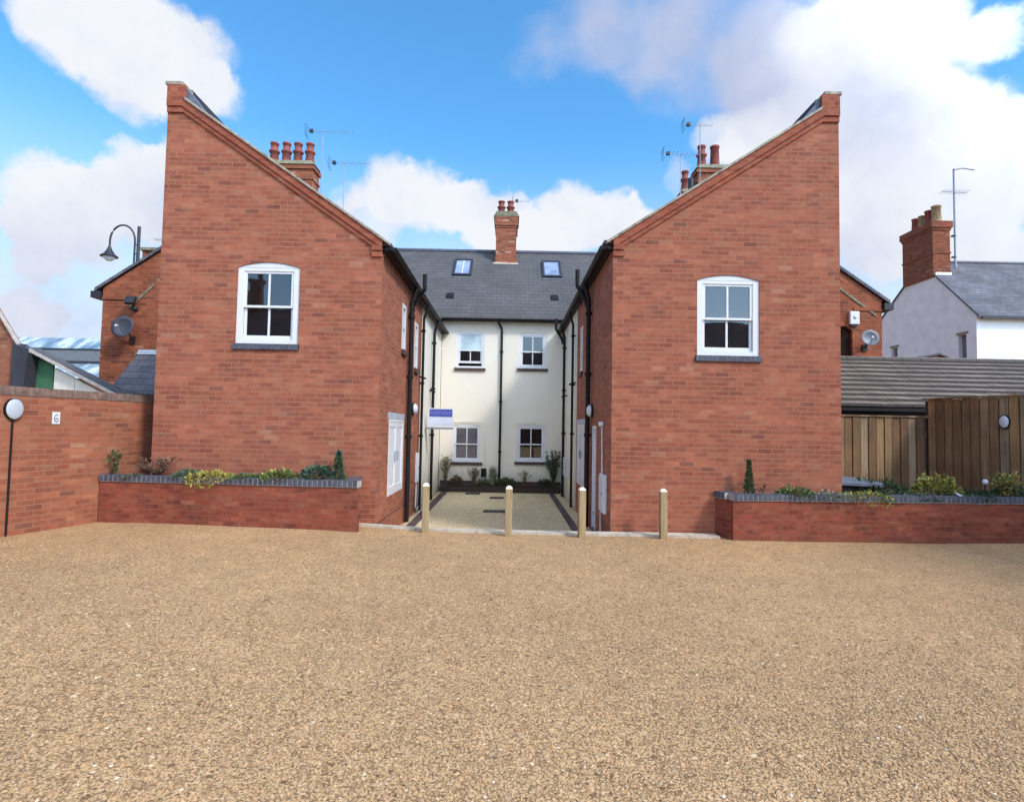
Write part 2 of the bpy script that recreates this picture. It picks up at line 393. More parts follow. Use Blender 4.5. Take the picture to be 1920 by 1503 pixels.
M['slate'] = slate('grey_slate', (0.076, 0.071, 0.072), (0.094, 0.088, 0.087), 0.30, 0.22, 0.22)
M['slate_far'] = slate('old_slate', (0.08, 0.08, 0.10), (0.12, 0.112, 0.13), 0.30, 0.22, 0.4)
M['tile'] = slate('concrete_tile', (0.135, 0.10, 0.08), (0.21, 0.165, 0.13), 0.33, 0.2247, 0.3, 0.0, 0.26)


def cream_mat():
    m, t, b = material('cream_render')
    g = t.new('ShaderNodeNewGeometry').outputs['Position']
    n1 = t.noise(g, 1.2, 5, 0.6)
    mp = t.new('ShaderNodeMapping', {0: g, 'Scale': (7.0, 7.0, 0.5)})
    streak = t.maprange(t.noise(mp.outputs[0], 1.0, 4, 0.6), 0.55, 0.75)
    col = t.mix(n1, (0.73, 0.68, 0.585), (0.79, 0.75, 0.67))
    z = t.new('ShaderNodeSeparateXYZ', {0: g}).outputs[2]
    lowf = t.math('MULTIPLY', streak, t.maprange(z, 2.2, -0.2, 0.0, 0.8))
    col = t.mix(lowf, col, (0.46, 0.37, 0.24))
    damp = t.maprange(t.math('ADD', z, t.math('MULTIPLY', n1, 0.5)), 0.15, 0.65, 0.6, 0.0)
    col = t.mix(damp, col, (0.45, 0.41, 0.33))
    t.l.new(col, b.inputs['Base Color']); b.inputs['Roughness'].default_value = 0.92
    bn = t.new('ShaderNodeBump', {'Strength': 0.25, 'Distance': 0.008, 'Height': t.noise(g, 45, 3)}); t.l.new(bn.outputs[0], b.inputs['Normal'])
    return m


M['cream'] = cream_mat()


def gravel_mat(name, stones, gap, scale, big=(0.85, 1.1), depth=0.012, patches=True):
    m, t, b = material(name)
    g = t.new('ShaderNodeNewGeometry').outputs['Position']
    v1 = t.new('ShaderNodeTexVoronoi', {'Vector': g, 'Scale': scale, 'Randomness': 1.0}, feature='F1')
    v2 = t.new('ShaderNodeTexVoronoi', {'Vector': g, 'Scale': scale*0.47, 'Randomness': 1.0}, feature='F1')
    w1 = t.new('ShaderNodeSeparateColor', {0: v1.outputs['Color']}); w2 = t.new('ShaderNodeSeparateColor', {0: v2.outputs['Color']})
    c1 = t.ramp(w1.outputs[0], stones); c2 = t.ramp(w2.outputs[1], stones)
    pick = t.math('GREATER_THAN', w2.outputs[2], 0.88)
    col = t.mix(pick, c1, c2)
    d1 = t.maprange(v1.outputs['Distance'], 0.45, 0.8); d2 = t.maprange(v2.outputs['Distance'], 0.45, 0.8)
    dist = t.new('ShaderNodeMix', {0: pick, 2: d1, 3: d2}).outputs[0]
    gapf = t.math('MULTIPLY', dist, 0.66)
    col = t.mix(gapf, col, gap)
    big_n = t.noise(g, 0.45, 5, 0.6); mid = t.noise(g, 3.5, 4, 0.6)
    val = t.math('MULTIPLY', t.maprange(big_n, 0.3, 0.7, big[0], big[1]), t.maprange(mid, 0.3, 0.7, 0.90, 1.10))
    col = t.mix(1.0, col, t.new('ShaderNodeCombineColor', {0: val, 1: val, 2: val}).outputs[0], 'MULTIPLY')
    t.l.new(col, b.inputs['Base Color']); b.inputs['Roughness'].default_value = 0.8
    b.inputs['Specular IOR Level'].default_value = 0.3
    h = t.math('ADD', t.math('MULTIPLY', dist, -1.0), t.math('MULTIPLY', w1.outputs[1], 0.5))
    bn = t.new('ShaderNodeBump', {'Strength': 0.7, 'Distance': depth*0.7, 'Height': h}); t.l.new(bn.outputs[0], b.inputs['Normal'])
    return m


STONES = [(0.0, (0.18, 0.10, 0.055)), (0.12, (0.36, 0.215, 0.11)), (0.35, (0.52, 0.325, 0.165)), (0.6, (0.60, 0.385, 0.20)), (0.85, (0.64, 0.43, 0.24)), (0.97, (0.54, 0.37, 0.24)), (1.0, (0.78, 0.60, 0.42))]
M['gravel'] = gravel_mat('golden_gravel', [(p, (c[0]*0.97, c[1]*0.93, c[2]*0.85)) for p, c in STONES], (0.20, 0.115, 0.06), 76, big=(0.86, 1.08))
M['court'] = gravel_mat('bonded_gravel', [(p, (c[0]*1.20, c[1]*1.48, c[2]*1.6)) for p, c in STONES], (0.38, 0.32, 0.24), 70, depth=0.004)


def stone_mat():
    m, t, b = material('loose_stone')
    i = t.new('ShaderNodeNewGeometry').outputs['Random Per Island']
    t.l.new(t.ramp(i, [(p, tuple(0.35*q+0.65*k for q, k in zip((0.45, 0.285, 0.155), (c[0]*0.86, c[1]*0.81, c[2]*0.75)))) for p, c in STONES[:-1]]+[(0.985, (0.56, 0.40, 0.26)), (1.0, (0.72, 0.60, 0.47))]), b.inputs['Base Color']); b.inputs['Roughness'].default_value = 0.7
    return m


M['stones'] = stone_mat()


def fence_mat():
    m, t, b = material('rough_sawn_boards')
    uv, fu, fv, rnd, rcol, row = cells(t, 0.16, 50.0, 0.0)
    col = t.ramp(rnd, [(0.0, (0.15, 0.08, 0.04)), (0.3, (0.21, 0.12, 0.056)), (0.55, (0.26, 0.17, 0.09)), (0.8, (0.33, 0.195, 0.085)), (1.0, (0.28, 0.205, 0.13))])
    mp = t.new('ShaderNodeMapping', {0: uv, 'Scale': (30.0, 1.6, 1.0)})
    gr = t.noise(mp.outputs[0], 1.0, 5, 0.65); st = t.noise(uv, 1.3, 4, 0.6)
    val = t.math('ADD', t.maprange(gr, 0.3, 0.7, 0.7, 1.25), t.maprange(st, 0.3, 0.7, -0.25, 0.25))
    col = t.mix(1.0, col, t.new('ShaderNodeCombineColor', {0: val, 1: val, 2: val}).outputs[0], 'MULTIPLY')
    t.l.new(col, b.inputs['Base Color']); b.inputs['Roughness'].default_value = 0.9
    bn = t.new('ShaderNodeBump', {'Strength': 0.4, 'Distance': 0.005, 'Height': gr}); t.l.new(bn.outputs[0], b.inputs['Normal'])
    return m


M['wood'] = fence_mat()


def bollard_mat():
    m, t, b = material('treated_softwood')
    g = t.new('ShaderNodeTexCoord').outputs['Object']
    mp = t.new('ShaderNodeMapping', {0: g, 'Scale': (14.0, 14.0, 1.2)})
    gr = t.noise(mp.outputs[0], 2.0, 5, 0.6)
    t.l.new(t.ramp(gr, [(0.3, (0.27, 0.185, 0.09)), (0.55, (0.36, 0.265, 0.14)), (0.7, (0.42, 0.32, 0.18))]), b.inputs['Base Color'])
    b.inputs['Roughness'].default_value = 0.8
    return m


M['post'] = bollard_mat()
M['postcap'] = plain('pale_end_grain', (0.80, 0.70, 0.55), 0.8, var=0.08, scale=30)


def leaf_mat(name, a, bcol):
    m, t, b = material(name)
    i = t.new('ShaderNodeNewGeometry').outputs['Random Per Island']
    t.l.new(t.mix(i, a, bcol), b.inputs['Base Color']); b.inputs['Roughness'].default_value = 0.6
    b.inputs['Transmission Weight'].default_value = 0.0
    return m


M['leaf_green'] = leaf_mat('green_leaf', (0.035, 0.07, 0.018), (0.12, 0.18, 0.045))
M['leaf_dark'] = leaf_mat('dark_green_leaf', (0.018, 0.04, 0.015), (0.07, 0.12, 0.045))
M['leaf_blue'] = leaf_mat('blue_green_leaf', (0.022, 0.055, 0.04), (0.07, 0.14, 0.095))
M['leaf_yellow'] = leaf_mat('yellow_leaf', (0.22, 0.19, 0.03), (0.46, 0.40, 0.09))
M['leaf_red'] = leaf_mat('red_brown_leaf', (0.10, 0.035, 0.03), (0.22, 0.13, 0.09))
M['leaf_grey'] = leaf_mat('grey_green_leaf', (0.12, 0.15, 0.10), (0.26, 0.28, 0.20))
M['stem'] = plain('brown_stem', (0.12, 0.07, 0.04), 0.9, var=0.3)
M['petal'] = leaf_mat('red_petal', (0.30, 0.02, 0.05), (0.45, 0.08, 0.12))


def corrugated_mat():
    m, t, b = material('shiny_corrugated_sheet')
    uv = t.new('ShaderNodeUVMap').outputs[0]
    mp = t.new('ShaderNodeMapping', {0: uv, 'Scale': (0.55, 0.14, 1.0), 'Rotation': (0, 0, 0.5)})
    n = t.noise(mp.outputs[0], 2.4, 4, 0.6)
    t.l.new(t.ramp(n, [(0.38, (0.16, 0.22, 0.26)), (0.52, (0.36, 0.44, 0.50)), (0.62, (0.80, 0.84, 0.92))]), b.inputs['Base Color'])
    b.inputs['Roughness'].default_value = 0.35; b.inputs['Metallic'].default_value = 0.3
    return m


M['corr'] = corrugated_mat()

# ------------------------------------------------------------------ ground
def gz(x, y):
    a = min(1, max(0, (-0.5-x)/3.0)); a = a*a*(3-2*a)
    front = 0.09*a+0.012*noise.noise(Vector((x*0.7, y*0.7, 0)))
    if y <= 9.02: return front-0.02*max(0, min(1, (x-2)/4))
    k = min(1, (y-9.02)/1.8); k = k*k*(3-2*k)*0.5+k*0.5
    return front*(1-k)-0.29*k


def build_ground():
    xs = [-900, -200, -60, -30, -15]+[-12+0.4*i for i in range(61)]+[15, 30, 60, 200, 900]
    ys = [-900, -200, -60, -20, -8, -3]+[-2+0.4*i for i in range(27)]+[8.7, 8.9, 9.02, 9.2, 9.5, 9.9, 10.3, 10.82, 12, 14, 17, 24, 40, 90, 300, 900]
    mb = MB(); nx = len(xs)
    vs = [(x, y, gz(x, y)) for y in ys for x in xs]
    fs = [[j*nx+i, j*nx+i+1, (j+1)*nx+i+1, (j+1)*nx+i] for j in range(len(ys)-1) for i in range(nx-1)]
    mb.add(vs, fs, True)
    tag(mb.build('gravel_ground', M['gravel'], fixn=False), kind='structure')
    # courtyard surface: ramps down behind the kerb, then runs level to the back bed
    mb = MB(); cy = [9.03, 9.2, 9.5, 9.9, 10.3, 10.82, 13, 16.95]; cx = [-1.98, -1.0, 0, 0.8, 1.60]
    vs = [(x, y, gz(x, y)+0.012) for y in cy for x in cx]
    fs = [[j*5+i, j*5+i+1, (j+1)*5+i+1, (j+1)*5+i] for j in range(len(cy)-1) for i in range(4)]
    mb.add(vs, fs, True); tag(mb.build('courtyard_paving', M['court'], fixn=False), kind='structure')
    # dark blue brick channels laid along both sides of the courtyard
    for nm, x0, x1 in (('paving_channel', -1.90, -1.72), ('paving_channel', 1.22, 1.38)):
        mb = MB(); q = []
        for y in cy[4:]: q += [(x0, y, gz(x0, y)+0.022), (x1, y, gz(x1, y)+0.022)]
        mb.add(q, [[2*i, 2*i+1, 2*i+3, 2*i+2] for i in range(len(cy[4:])-1)])
        tag(mb.build(nm, CHAN, fixn=False), kind='structure')
    # pale edging kerb between gravel and courtyard
    mb = MB(); n = 12
    for i in range(n):
        xa = -2.30+(3.25+2.30)*i/n; xb = -2.30+(3.25+2.30)*(i+1)/n-0.008
        ya = 8.93-0.15*(xa+2.3)/5.5; yb = 8.93-0.15*(xb+2.3)/5.5
        za = gz(xa, 8.9)+0.035; zb = gz(xb, 8.9)+0.035
        q = [(xa, ya, za), (xb, yb, zb), (xb, 9.04, zb), (xa, 9.04, za)]
        mb.add([(a, b_, c-0.2) for a, b_, c in q]+q, [[3, 2, 1, 0], [4, 5, 6, 7], [0, 1, 5, 4], [1, 2, 6, 5], [2, 3, 7, 6], [3, 0, 4, 7]])
    tag(mb.build('edging_kerb', M['kerb']), kind='structure')


CHAN = brick('channel_brick', [(0, (0.05, 0.055, 0.075)), (1, (0.12, 0.125, 0.16))], (0.16, 0.15, 0.14), bw=0.1, bh=0.2, patch=0.2)
build_ground()

# loose stones lying on the gravel, densest near the viewer
def loose_stones():
    rnd = random.Random(3); verts = []; faces = []
    base = [(1, 0, 0), (0, 1, 0), (-1, 0, 0), (0, -1, 0), (0.25, 0.1, 1), (-0.3, -0.2, 0.8)]
    for i in range(52000):
        y = 1.95+(rnd.random()**1.6)*5.2; x = (rnd.random()*2-1)*(0.92*y+0.15)
        r = 0.0045+0.0065*rnd.random()**1.5
        if y > 4.5 and rnd.random() < 0.5: continue
        z = gz(x, y)+r*0.15; a = rnd.random()*6.28; sx, sy, sz = r*(1+rnd.random()*0.6), r*(0.65+rnd.random()*0.5), r*(0.5+rnd.random()*0.5)
        ca, sa = math.cos(a), math.sin(a); b0 = len(verts); tl = rnd.uniform(-0.5, 0.5)
        for bx, by, bz in base:
            bx *= sx*(0.8+0.4*rnd.random()); by *= sy*(0.8+0.4*rnd.random())
            verts.append((x+bx*ca-by*sa, y+bx*sa+by*ca, z+bz*sz+bx*tl*0.4))
        faces += [(b0, b0+1, b0+4), (b0+1, b0+2, b0+5), (b0+1, b0+5, b0+4), (b0+2, b0+3, b0+5), (b0+3, b0, b0+4), (b0+3, b0+4, b0+5)]
    me = bpy.data.meshes.new('loose_gravel'); me.from_pydata(verts, [], faces); me.materials.append(M['stones'])
    o = bpy.data.objects.new('loose_gravel', me); C.objects.link(o)
    tag(o, 'loose golden and brown stones lying on the gravel', 'gravel', kind='stuff')


loose_stones()

# ------------------------------------------------------------------ reusable building parts
def arch(u0, u1, z0, z1, rise, n=8):
    pts = [(u0, z0), (u1, z0), (u1, z1)]
    for i in range(1, n):
        k = i/n; u = u1+(u0-u1)*k; pts.append((u, z1+rise*(1-(2*k-1)**2)))
    pts.append((u0, z1)); return pts


def sash_window(b, o, U, N, u0, u1, z0, z1, rise=0.06, fw=0.075, mat='glass', lower=None, sill='brick', open_gap=0.0, upper=None, cols=2, hood=True, bar=0.03, label=None):
    """box sash window part of b. The opening is u0..u1, z0..z1 with a segmental head."""
    fm = MB(); S = -0.028
    Zv = Vector((0, 0, 1)); o3 = Vector(o); Uv = Vector(U); Nv = Vector(N)
    fm.ob(o, U, N, u0, u0+fw, -0.06, S+0.008, z0, z1); fm.ob(o, U, N, u1-fw, u1, -0.06, S+0.008, z0, z1)
    fm.ob(o, U, N, u0+fw, u1-fw, -0.06, S+0.006, z0, z0+fw*0.75)
    fm.ob(o, U, N, u0+fw, u1-fw, -0.06, S+0.006, z1-fw*0.6, z1)
    if rise > 0:
        a = arch(u0, u1, z1, z1, rise)[2:]
        fm.prism([o3+Uv*p[0]+Zv*p[1]-Nv*0.018 for p in a], -Nv*0.05)
    w = fm.build('window', M['white'], b)
    if label: w['label'] = label
    zm = (z0+z1)/2-0.01; iu0, iu1 = u0+fw, u1-fw; iz0, iz1 = z0+fw*0.75, z1-fw*0.6
    st = 0.045
    def sash(za, zb, n, nm, m, bottom=0.0):
        f = MB()
        f.ob(o, U, N, iu0, iu0+st, n-0.03, n, za, zb); f.ob(o, U, N, iu1-st, iu1, n-0.03, n, za, zb)
        f.ob(o, U, N, iu0+st, iu1-st, n-0.03, n+0.001, za, za+st*0.8+bottom); f.ob(o, U, N, iu0+st, iu1-st, n-0.03, n+0.001, zb-st*0.8, zb)
        if cols == 2 and m != 'glass_blind':
            c = (iu0+iu1)/2; f.ob(o, U, N, c-bar/2, c+bar/2, n-0.026, n-0.003, za+st*0.8+bottom, zb-st*0.8)
        f.build('sash', M['white'], w)
        g = MB(); g.ob(o, U, N, iu0+0.01, iu1-0.01, n-0.02, n-0.015, za+0.01, zb-0.01)
        g.build('pane', M[m], w)
    sash(zm-0.02, iz1, -0.036, 'upper', upper or mat)
    sash(iz0+open_gap, zm+0.022+open_gap, -0.068, 'lower', lower or mat, 0.03)
    if open_gap:
        g = MB(); g.ob(o, U, N, iu0, iu1, -0.34, -0.33, iz0-0.02, iz0+open_gap+0.05); g.build('dark_opening', M['steel_dark'], w)
    if sill == 'brick':
        s = MB(); n = max(3, round((u1-u0+0.06)/0.075)); k = (u1-u0+0.06)/n
        for i in range(n): s.ob(o, U, N, u0-0.03+i*k+0.004, u0-0.03+(i+1)*k-0.004, -0.06, 0.035, z0-0.095, z0-0.005)
        s.build('sill', M['brickblue'], w)
        s = MB(); s.ob(o, U, N, u0-0.026, u1+0.026, -0.06, 0.026, z0-0.09, z0-0.008); s.build('sill_joints', M['mortar'], w)
    elif sill == 'dark':
        s = MB(); s.ob(o, U, N, u0-0.05, u1+0.05, -0.06, 0.055, z0-0.085, z0-0.004); s.build('sill', M['brickdark'], w)
        s = MB(); s.ob(o, U, N, u0-0.01, u1+0.01, 0.0, 0.045, z0-0.002, z0+0.055); s.build('sill_board', M['white'], w)
    return w


M['brickdark'] = plain('dark_brown_sill', (0.06, 0.035, 0.03), 0.7, var=0.3, scale=20)


def pipe(b, pts, r=0.04, name='drainpipe', m='black', brackets=()):
    mb = MB(); mb.tube(pts, r, 10)
    for p, d in brackets:
        mb.lathe([(r*1.45, -0.03), (r*1.45, 0.03)], p, n=10); mb.lathe([(r*0.9, 0.03), (r*1.45, 0.03)], p, n=10)
        q = Vector(p)+Vector(d); mb.tube([p, q], 0.014, 6)
    return mb.build(name, M[m], b)


def chimney_pot(b, x, y, z, h=0.62, r=0.12, m='pot', kind=0):
    mb = MB()
    if kind == 0: pr = [(r*1.05, 0), (r*0.85, h*0.50), (r*1.15, h*0.53), (r*1.2, h*0.60), (r*0.8, h*0.64), (r*0.76, h*0.9), (r*0.95, h*0.92), (r*0.95, h), (r*0.65, h), (r*0.6, h*0.7)]
    else: pr = [(r*1.1, 0), (r*0.9, h*0.9), (r*1.05, h*0.91), (r*1.05, h), (r*0.7, h), (r*0.65, h*0.7)]
    mb.lathe(pr, (x, y, z), n=16)
    return mb.build('chimney_pot', M[m], b)


# ------------------------------------------------------------------ the two brick wings
def wing(side):
    """side -1: left wing, +1: right wing. xi: courtyard wall, xo: outer wall"""
    if side < 0: xi, xo, xe, ze, slope, gz0 = -2.05, -5.57, -1.93, 4.50, 0.685, -0.4
    else: xi, xo, xe, ze, slope, gz0 = 1.63, 5.27, 1.52, 4.60, 0.655, -0.4
    Y0, YB, YE = 9.08, (13.35 if side < 0 else 13.75), 17.29
    lab = 'left hand red brick wing with pointed lean-to gable beside the boundary wall' if side < 0 else 'right hand red brick wing with pointed lean-to gable beside the timber fence'
    b = thing('brick_wing', ((xi+xo)/2, Y0, 0), lab, 'building', 'pair of brick wings flanking the courtyard')
    s = side; rz = lambda x: ze+slope*abs(x-xe)
    px = xo-s*0.26                       # inner edge of the apex pier
    # front gable wall with a real window opening
    if s < 0: wu0, wu1, wz0, wz1 = -4.34, -3.355, 2.87, 4.09
    else: wu0, wu1, wz0, wz1 = 2.98, 3.975, 2.82, 4.03
    outer = [(xi, gz0), (xo, gz0), (xo, rz(px)+0.20), (px, rz(px)+0.20), (px, rz(px)-0.06), (xi, rz(xi)-0.08)]
    mb = MB(); mb.panel((0, Y0, 0), (1, 0, 0), (0, -1, 0), outer, [arch(wu0, wu1, wz0, wz1, 0.085)], 0.1)
    # courtyard side wall (brick part), outer side wall
    holes = []
    if s < 0:
        cup = (9.93, 11.29, 0.40, 1.73); wins = [(10.88, 11.26, 3.07, 3.95), (12.35, 12.78, 2.87, 3.87)]
    else:
        cup = (12.26, 13.50, 0.38, 1.72); wins = [(12.70, 13.10, 2.90, 3.92)]; door = (10.62, 11.04, -0.22, 1.68)
    holes.append([(cup[0], cup[2]), (cup[1], cup[2]), (cup[1], cup[3]), (cup[0], cup[3])])
    for w in wins: holes.append([(w[0], w[2]), (w[1], w[2]), (w[1], w[3]), (w[0], w[3])])
    if s > 0: holes.append([(door[0], door[2]), (door[1], door[2]), (door[1], door[3]), (door[0], door[3])])
    N = (-s, 0, 0)
    mb.panel((xi, 0, 0), (0, 1, 0), N, [(Y0, gz0), (YB, gz0), (YB, ze-0.05), (Y0, ze-0.05)], holes, 0.09)
    mb.poly([(xo, Y0, gz0), (xo, YE+2, gz0), (xo, YE+2, rz(px)+0.20), (xo, Y0, rz(px)+0.20)])
    mb.build('wall', M['brick'], b, fixn=False)
    mb = MB(); mb.poly([(xi, YB, gz0), (xi, YE, gz0), (xi, YE, ze-0.05), (xi, YB, ze-0.05)] if s < 0 else [(xi, YE, gz0), (xi, YB, gz0), (xi, YB, ze-0.05), (xi, YE, ze-0.05)])
    mb.build('rendered_wall', M['cream'], b, fixn=False)['label'] = 'cream rendered stretch of side wall'
    # roof slab
    def P(x, y, dz=0): return (x, y, rz(x)+dz)
    mb = MB(); mb.prism([P(xe, Y0+0.05, -0.02), P(px, Y0+0.05, -0.02), P(px, 19.2, -0.02), P(xe, 19.2, -0.02)], (0, 0, -0.07))
    roof = mb.build('roof', M['slate'], b)
    # outer parapet behind the apex pier, its inner face dressed with lead
    zc = rz(px)+0.20+0.003
    mb = MB(); mb.box(min(px+s*0.02, xo), max(px+s*0.02, xo), Y0+0.005, 19.0, rz(px)-0.3, zc-0.003); mb.build('parapet', M['tarp'], b)
    x0, x1 = sorted((px+s*0.015, xo+s*0.035))
    mb = MB(); mb.box(x0, x1, Y0-0.05, Y0+0.26, zc, zc+0.055); mb.build('parapet_coping', M['stone'], b, bevel=0.006)
    x0, x1 = sorted((px+s*0.04, xo-s*0.03)); mb = MB(); mb.box(x0, x1, Y0+0.27, 19.0, zc, zc+0.10); mb.build('parapet_capping', M['tarp'], b)
    mb = MB(); mb.prism([P(px-s*0.30, Y0+0.02, 0.02), (px, Y0+0.02, rz(px)+0.02), (px, Y0+0.02, zc-0.03), (px-s*0.02, Y0+0.02, zc-0.03)], (0, 0.3, 0))
    mb.build('lead_flashing', M['greyslab'], b)
    # verge: two oversailing courses, the upper one prouder, under a thin stone coping
    c1, c2 = MB(), MB()
    xk = xi-s*(-0.02)
    def band(mb, d0, d1, n0, n1, xa, xb):
        q = [(xa, Y0, rz(xa)-d1), (xb, Y0, rz(xb)-d1), (xb, Y0, rz(xb)-d0), (xa, Y0, rz(xa)-d0)]
        mb.prism([Vector(p)+Vector((0, -n1, 0)) for p in q], (0, n1-n0, 0))
    band(c1, 0.03, 0.155, -0.05, 0.05, xi, px); band(c1, 0.155, 0.235, -0.05, 0.028, xi, px)
    xa, xb = sorted((px, xo)); zt = rz(px)
    c1.box(xa-0.0, xb+0.0, Y0-0.0505, Y0, zt-0.155+0.01, zt-0.03+0.01); c1.box(xa, xb, Y0-0.0285, Y0, zt-0.24, zt-0.1455)
    xa, xb = sorted((px-s*0.03, xo)); c1.box(xa, xb, Y0-0.046, Y0+0.001, zt-0.02, zc-0.002)
    # kneeler corbels at the eaves
    xa, xb = sorted((xi+0.0, xi+s*0.17))
    c1.box(xa, xb, Y0-0.046, Y0, rz(xi)-0.19, rz(xi)-0.10); c1.box(xa, xb-0.0, Y0-0.030, Y0, rz(xi)-0.29, rz(xi)-0.20)
    c1.build('verge_corbel', M['brick_band'], b)
    mb = MB(); q = [P(xe, Y0-0.075, -0.03), P(px-s*0.03, Y0-0.075, -0.03), P(px-s*0.03, Y0-0.075, 0.015), P(xe, Y0-0.075, 0.015)]
    mb.prism(q, (0, 0.30, 0)); mb.build('verge_coping', M['stone'], b, bevel=0.004)
    # eaves: soffit board, fascia and gutter, ragged slate edge
    mb = MB(); x0, x1 = sorted((xe+s*0.02, xi+s*0.0)); mb.box(x0, x1+0.001, Y0+0.0, YE, ze-0.10, ze-0.06); mb.build('soffit', M['black'], b)
    mb = MB(); pr = []
    for i in range(9):
        a = math.pi*i/8; pr.append((xe-s*(0.045+0.055*math.cos(a)), ze-0.055-0.055*math.sin(a)))
    n = len(pr); ys = [Y0-0.02, YE]
    mb.add([(x, y, z) for y in ys for x, z in pr], [[i, i+1, n+i+1, n+i] for i in range(n-1)], True)
    mb.add([(x, Y0-0.02, z) for x, z in pr], [list(range(n))])
    mb.build('gutter', M['black'], b)
    mb = MB(); rr = random.Random(5+s); y = Y0
    while y < YE-0.05:
        d = 0.02+0.04*rr.random(); xs = xe-s*(0.01+0.03*rr.random())
        x0, x1 = sorted((xs, xe+s*0.2)); mb.box(x0, x1, y, y+0.245, ze-0.015, ze+d-0.01); y += 0.25
    mb.build('slate_edge', M['slate'], b)
    # gable window
    lb = None
    sash_window(b, (0, Y0, 0), (1, 0, 0), (0, -1, 0), wu0, wu1, wz0, wz1, rise=0.08, fw=0.095, bar=0.032)
    # cupboard doors in the side wall
    o = (xi, 0, 0); U = (0, 1, 0)
    f = MB(); a0, a1, z0, z1 = cup
    for (p, q, r_, t_) in ((a0, a0+0.05, z0, z1), (a1-0.05, a1, z0, z1), (a0+0.05, a1-0.05, z0, z0+0.05), (a0+0.05, a1-0.05, z1-0.05, z1)): f.ob(o, U, N, p, q, -0.05, 0.012, r_, t_)
    cp = f.build('cupboard', M['white'], b)
    for k in range(2):
        c0 = a0+0.055 if k == 0 else (a0+a1)/2+0.004; c1_ = (a0+a1)/2-0.004 if k == 0 else a1-0.055
        d = MB(); d.ob(o, U, N, c0, c1_, -0.035, -0.008, z0+0.055, z1-0.055)
        d.ob(o, U, N, c0, c0+0.07, -0.008, 0.006, z0+0.055, z1-0.055); d.ob(o, U, N, c1_-0.07, c1_, -0.008, 0.006, z0+0.055, z1-0.055)
        d.ob(o, U, N, c0+0.07, c1_-0.07, -0.008, 0.006, z0+0.055, z0+0.14); d.ob(o, U, N, c0+0.07, c1_-0.07, -0.008, 0.006, z1-0.14, z1-0.055)
        d.build('door_leaf', M['white'], cp)
        h = MB(); hu = c1_-0.10 if k == 0 else c0+0.10; h.ob(o, U, N, hu-0.012, hu+0.012, 0.004, 0.03, (z0+z1)/2-0.09, (z0+z1)/2+0.09); h.build('handle', M['zinc'], cp)
    f = MB(); f.ob(o, U, N, a0-0.10, a1+0.10, -0.03, 0.006, z1+0.008, z1+0.115); f.build('lintel', M['lead'], b)
    for w in wins:
        f = MB(); u0, u1, z0, z1 = w
        for (p, q, r_, t_) in ((u0, u0+0.07, z0, z1), (u1-0.07, u1, z0, z1), (u0+0.07, u1-0.07, z0, z0+0.07), (u0+0.07, u1-0.07, z1-0.07, z1)): f.ob(o, U, N, p, q, -0.06, 0.010, r_, t_)
        f.ob(o, U, N, u0+0.07, u1-0.07, -0.05, 0.0, (z0+z1)/2-0.02, (z0+z1)/2+0.02)
        wo = f.build('side_window', M['white'], b)
        g = MB(); g.ob(o, U, N, u0+0.06, u1-0.06, -0.035, -0.03, z0+0.06, z1-0.06); g.build('pane', M['glass_net'], wo)
        g = MB(); g.ob(o, U, N, u0-0.04, u1+0.04, -0.03, 0.05, z0-0.10, z0-0.005); g.build('sill', M['brickdark'], wo)
    if s > 0:
        u0, u1, z0, z1 = door
        f = MB()
        for (p, q, r_, t_) in ((u0, u0+0.06, z0, z1), (u1-0.06, u1, z0, z1), (u0+0.06, u1-0.06, z1-0.06, z1)): f.ob(o, U, N, p, q, -0.08, 0.012, r_, t_)
        wo = f.build('door_frame', M['white'], b)
        g = MB(); g.ob(o, U, N, u0+0.06, u1-0.06, -0.07, -0.05, z0, z1-0.06); g.build('door_panel', M['pane_in'], wo)
        g = MB(); g.ob(o, U, N, u0, u1, -0.085, 0.03, z0-0.08, z0-0.003); g.build('door_step', M['brickblue'], wo)
    if s < 0: pipe(b, [(-5.60, Y0-0.02, 0.5), (-5.60, Y0-0.02, 2.0)], 0.008, 'corner_pipe')
    # dark damp course line just above the gravel level
    mb = MB(); mb.ob(o, U, N, Y0+0.02, YB, 0.0, 0.004, 0.05, 0.066); mb.build('damp_course', M['brickdark'], b)
    # drainpipes on the courtyard side
    xg = xe-s*0.045
    if s < 0: P1, P2, P3 = 11.50, 13.15, 15.05
    else: P1, P2, P3 = 11.30, 14.05, 16.2
    xw = xi-s*0.075
    def drop(y, r, zt, zb, swan):
        pts = [(xg, y, zt-0.10)]
        if swan: pts += [(xg, y, zt-0.17), (xw-s*0.02, y, zt-0.36)]
        pts += [(xw, y, zt-0.42), (xw, y, zb+0.08), (xw-s*0.0, y, zb)]
        pipe(b, pts, r, brackets=[((xw, y, z), (s*0.07, 0, 0)) for z in (zt-0.7, zt-1.9, zt-3.1)])
    drop(P1, 0.046, ze, -0.27, False); drop(P2, 0.031, ze, -0.27, True); drop(P3, 0.039, ze, -0.27, False)
    # soil vent pipes rising past the gutter
    for y, hh in ((P1+0.10, 0.20), (P3+0.25, 0.18)):
        if s < 0 and y > 14: continue
        xo_ = xg-s*0.14
        pipe(b, [(xw-s*0.01, y, ze-0.55), (xw-s*0.05, y, ze-0.40), (xo_, y, ze-0.12), (xo_, y, ze-0.02), (xo_, y, ze+hh)], 0.043, 'vent_pipe')
    # a few small outlet stubs under the windows
    for y, z in ((P2-0.05, 2.75), (P3-0.2, 2.55)):
        pipe(b, [(xi, y, z), (xi-s*0.16, y, z-0.05)], 0.022, 'waste_pipe')
    return b


wing_l = wing(-1)
wing_r = wing(1)

